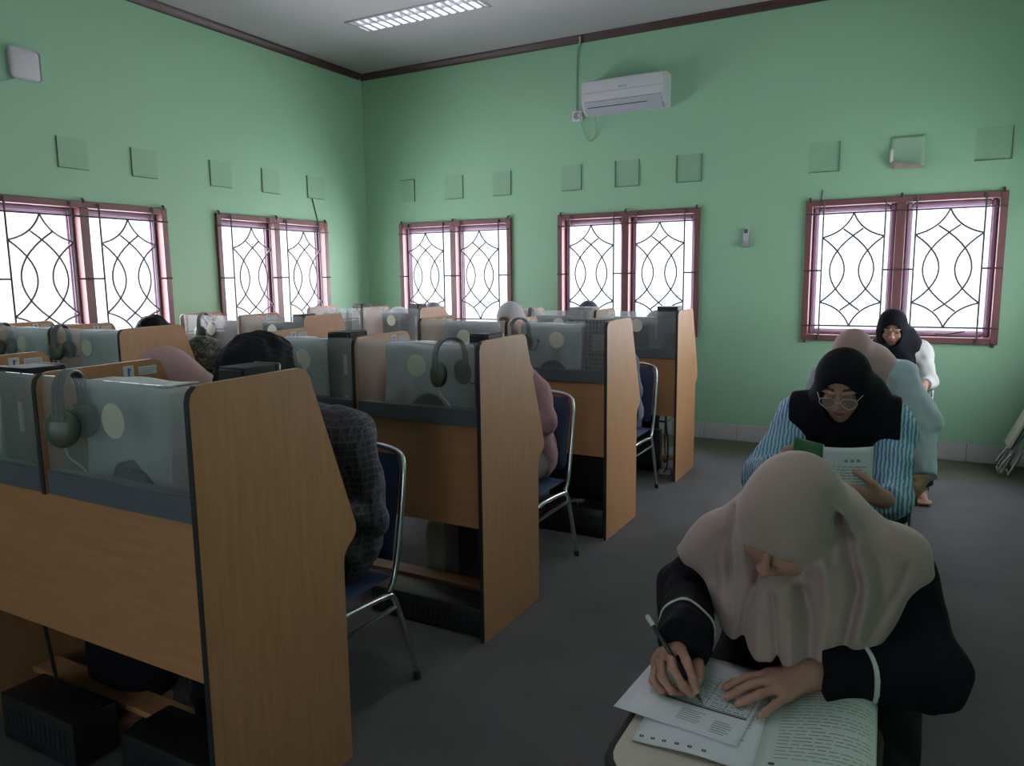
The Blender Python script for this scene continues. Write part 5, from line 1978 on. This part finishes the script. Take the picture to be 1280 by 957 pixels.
# ------------------------------------------------------------------ people at the carrels
JE = sit_joints(-1.81, 1.93, lean=0.20, hc=(-1.875, 1.715, 1.160), look=(-0.1, -0.75, -0.65), arms={
    'shr': (-1.97, 1.87, 0.985), 'shl': (-1.655, 1.90, 0.985), 'elr': (-2.02, 1.80, 0.75), 'ell': (-1.605, 1.925, 0.700), 'wrr': (-1.96, 1.62, 0.775), 'wrl': (-1.66, 1.705, 0.785)})
make_person('dark-haired person in dark checked shirt bent over the front-row carrel', JE,
            {'hair': 1, 'hair_r': 1.32, 'up': 'check', 'sleeve': 0.034, 'cuff': 0.018, 'drop': 1, 'wr': 0.009}, h=0.006)
JF = sit_joints(-2.40, 1.96, lean=0.22, hip_z=0.60, hc=(-2.365, 1.735, 1.140), look=(-0.35, -0.7, -0.7), arms={
    'shr': (-2.53, 1.87, 1.02), 'shl': (-2.225, 1.88, 1.035), 'elr': (-2.55, 1.80, 0.79), 'ell': (-2.18, 1.85, 0.80), 'wrr': (-2.5, 1.60, 0.785), 'wrl': (-2.25, 1.62, 0.785)})
make_person('person in pink headscarf bowed low behind the front-row divider', JF, {'hijab': 'hij_pink', 'up': 'cloth_pink', 'drape': 0.22, 'fold': 0.009, 'skirt': 1, 'low': 'cloth_black'}, h=0.006)
JG = sit_joints(-3.95, 3.42, lean=0.40, hc=(-3.915, 3.14, 1.035), look=(-0.3, -0.65, -0.75), arms={
    'shr': (-4.05, 3.24, 0.94), 'shl': (-3.715, 3.25, 0.955), 'ell': (-3.66, 3.22, 0.76), 'wrl': (-3.86, 3.02, 0.785), 'elr': (-4.14, 3.18, 0.74), 'wrr': (-4.05, 2.98, 0.785)})
make_person('person in camouflage-patterned headscarf bowed behind the left-hand end panel', JG, {'hijab': 'camo', 'up': 'camo', 'drape': 0.24, 'fold': 0.008}, h=0.006)
JP = sit_joints(-4.50, 3.40, lean=0.25, hc=(-4.395, 3.16, 1.135), look=(-0.1, -0.8, -0.6), arms={'wrr': (-4.62, 3.0, 0.785), 'wrl': (-4.46, 3.0, 0.785)})
make_person('dark-haired person just showing above the left-hand end panel', JP, {'hair': 1, 'hair_r': 1.1, 'up': 'cloth_black'}, h=0.008)
JH = sit_joints(-1.79, 3.36, lean=0.28, hc=(-1.78, 3.06, 1.03), look=(-0.1, -0.6, -0.8), arms={
    'shr': (-1.89, 3.22, 0.91), 'shl': (-1.640, 3.245, 0.93), 'ell': (-1.580, 3.205, 0.815), 'wrl': (-1.66, 3.00, 0.790), 'elr': (-1.96, 3.15, 0.76), 'wrr': (-1.86, 2.98, 0.785)})
make_person('person in pink sleeves seated behind the second end panel', JH, {'hijab': 'hij_pink', 'up': 'cloth_pink', 'sleeve': 0.034, 'cuff': 0.030, 'skirt': 1, 'low': 'cloth_mauve', 'low_name': 'skirt'}, h=0.007)
JI = sit_joints(-1.81, 4.80, lean=0.28, hc=(-1.80, 4.47, 1.03), look=(-0.1, -0.6, -0.8), arms={
    'shr': (-1.91, 4.60, 0.93), 'shl': (-1.655, 4.60, 0.945), 'ell': (-1.605, 4.60, 0.76), 'wrl': (-1.66, 4.38, 0.785), 'elr': (-1.97, 4.55, 0.75), 'wrr': (-1.86, 4.37, 0.785)})
make_person('person in navy top seated behind the third end panel', JI, {'hijab': 'hij_white', 'up': 'hij_navy', 'sleeve': 0.024, 'drape': 0.1}, h=0.008)
for nm, x, y, hz, hc, look, sc, up, lab in (
        ('J', -2.47, 4.78, 0.63, (-2.478, 4.53, 1.210), (0.05, -0.92, -0.38), 'hij_white', 'cloth_white', 'person in white headscarf facing the camera in the third row'),
        ('K', -2.50, 6.20, 0.61, (-2.490, 5.95, 1.172), (0.1, -0.8, -0.6), 'hij_navy', 'cloth_black', 'person in slate headscarf before the middle window'),
        ('M', -1.95, 6.11, 0.585, (-1.880, 5.94, 1.095), (-0.2, -0.8, -0.6), 'hij_navy', 'cloth_black', 'person in dark headscarf half hidden behind the dark blue tower'),
        ('N', -4.10, 6.20, 0.60, (-4.110, 5.97, 1.150), (0, -0.75, -0.7), 'hij_grey', 'cloth_mauve', 'person in mauve-grey headscarf below the corner-side back window'),
        ('O', -4.60, 6.20, 0.585, (-4.530, 5.97, 1.105), (-0.2, -0.75, -0.7), 'hij_white', 'cloth_white', 'person in white headscarf in the row nearest the room corner')):
    Jq = sit_joints(x, y, lean=0.25, hip_z=hz, hc=hc, look=look)
    for k in 'rl':
        Jq['wr' + k][1] = y - 0.42
        Jq['wr' + k][2] = 0.785
    make_person(lab, Jq, {'hijab': sc, 'up': up, 'drape': 0.18}, h=0.008)


def _strip():
    for o in bpy.data.objects:
        if '_base' in o:
            del o['_base']


_strip()
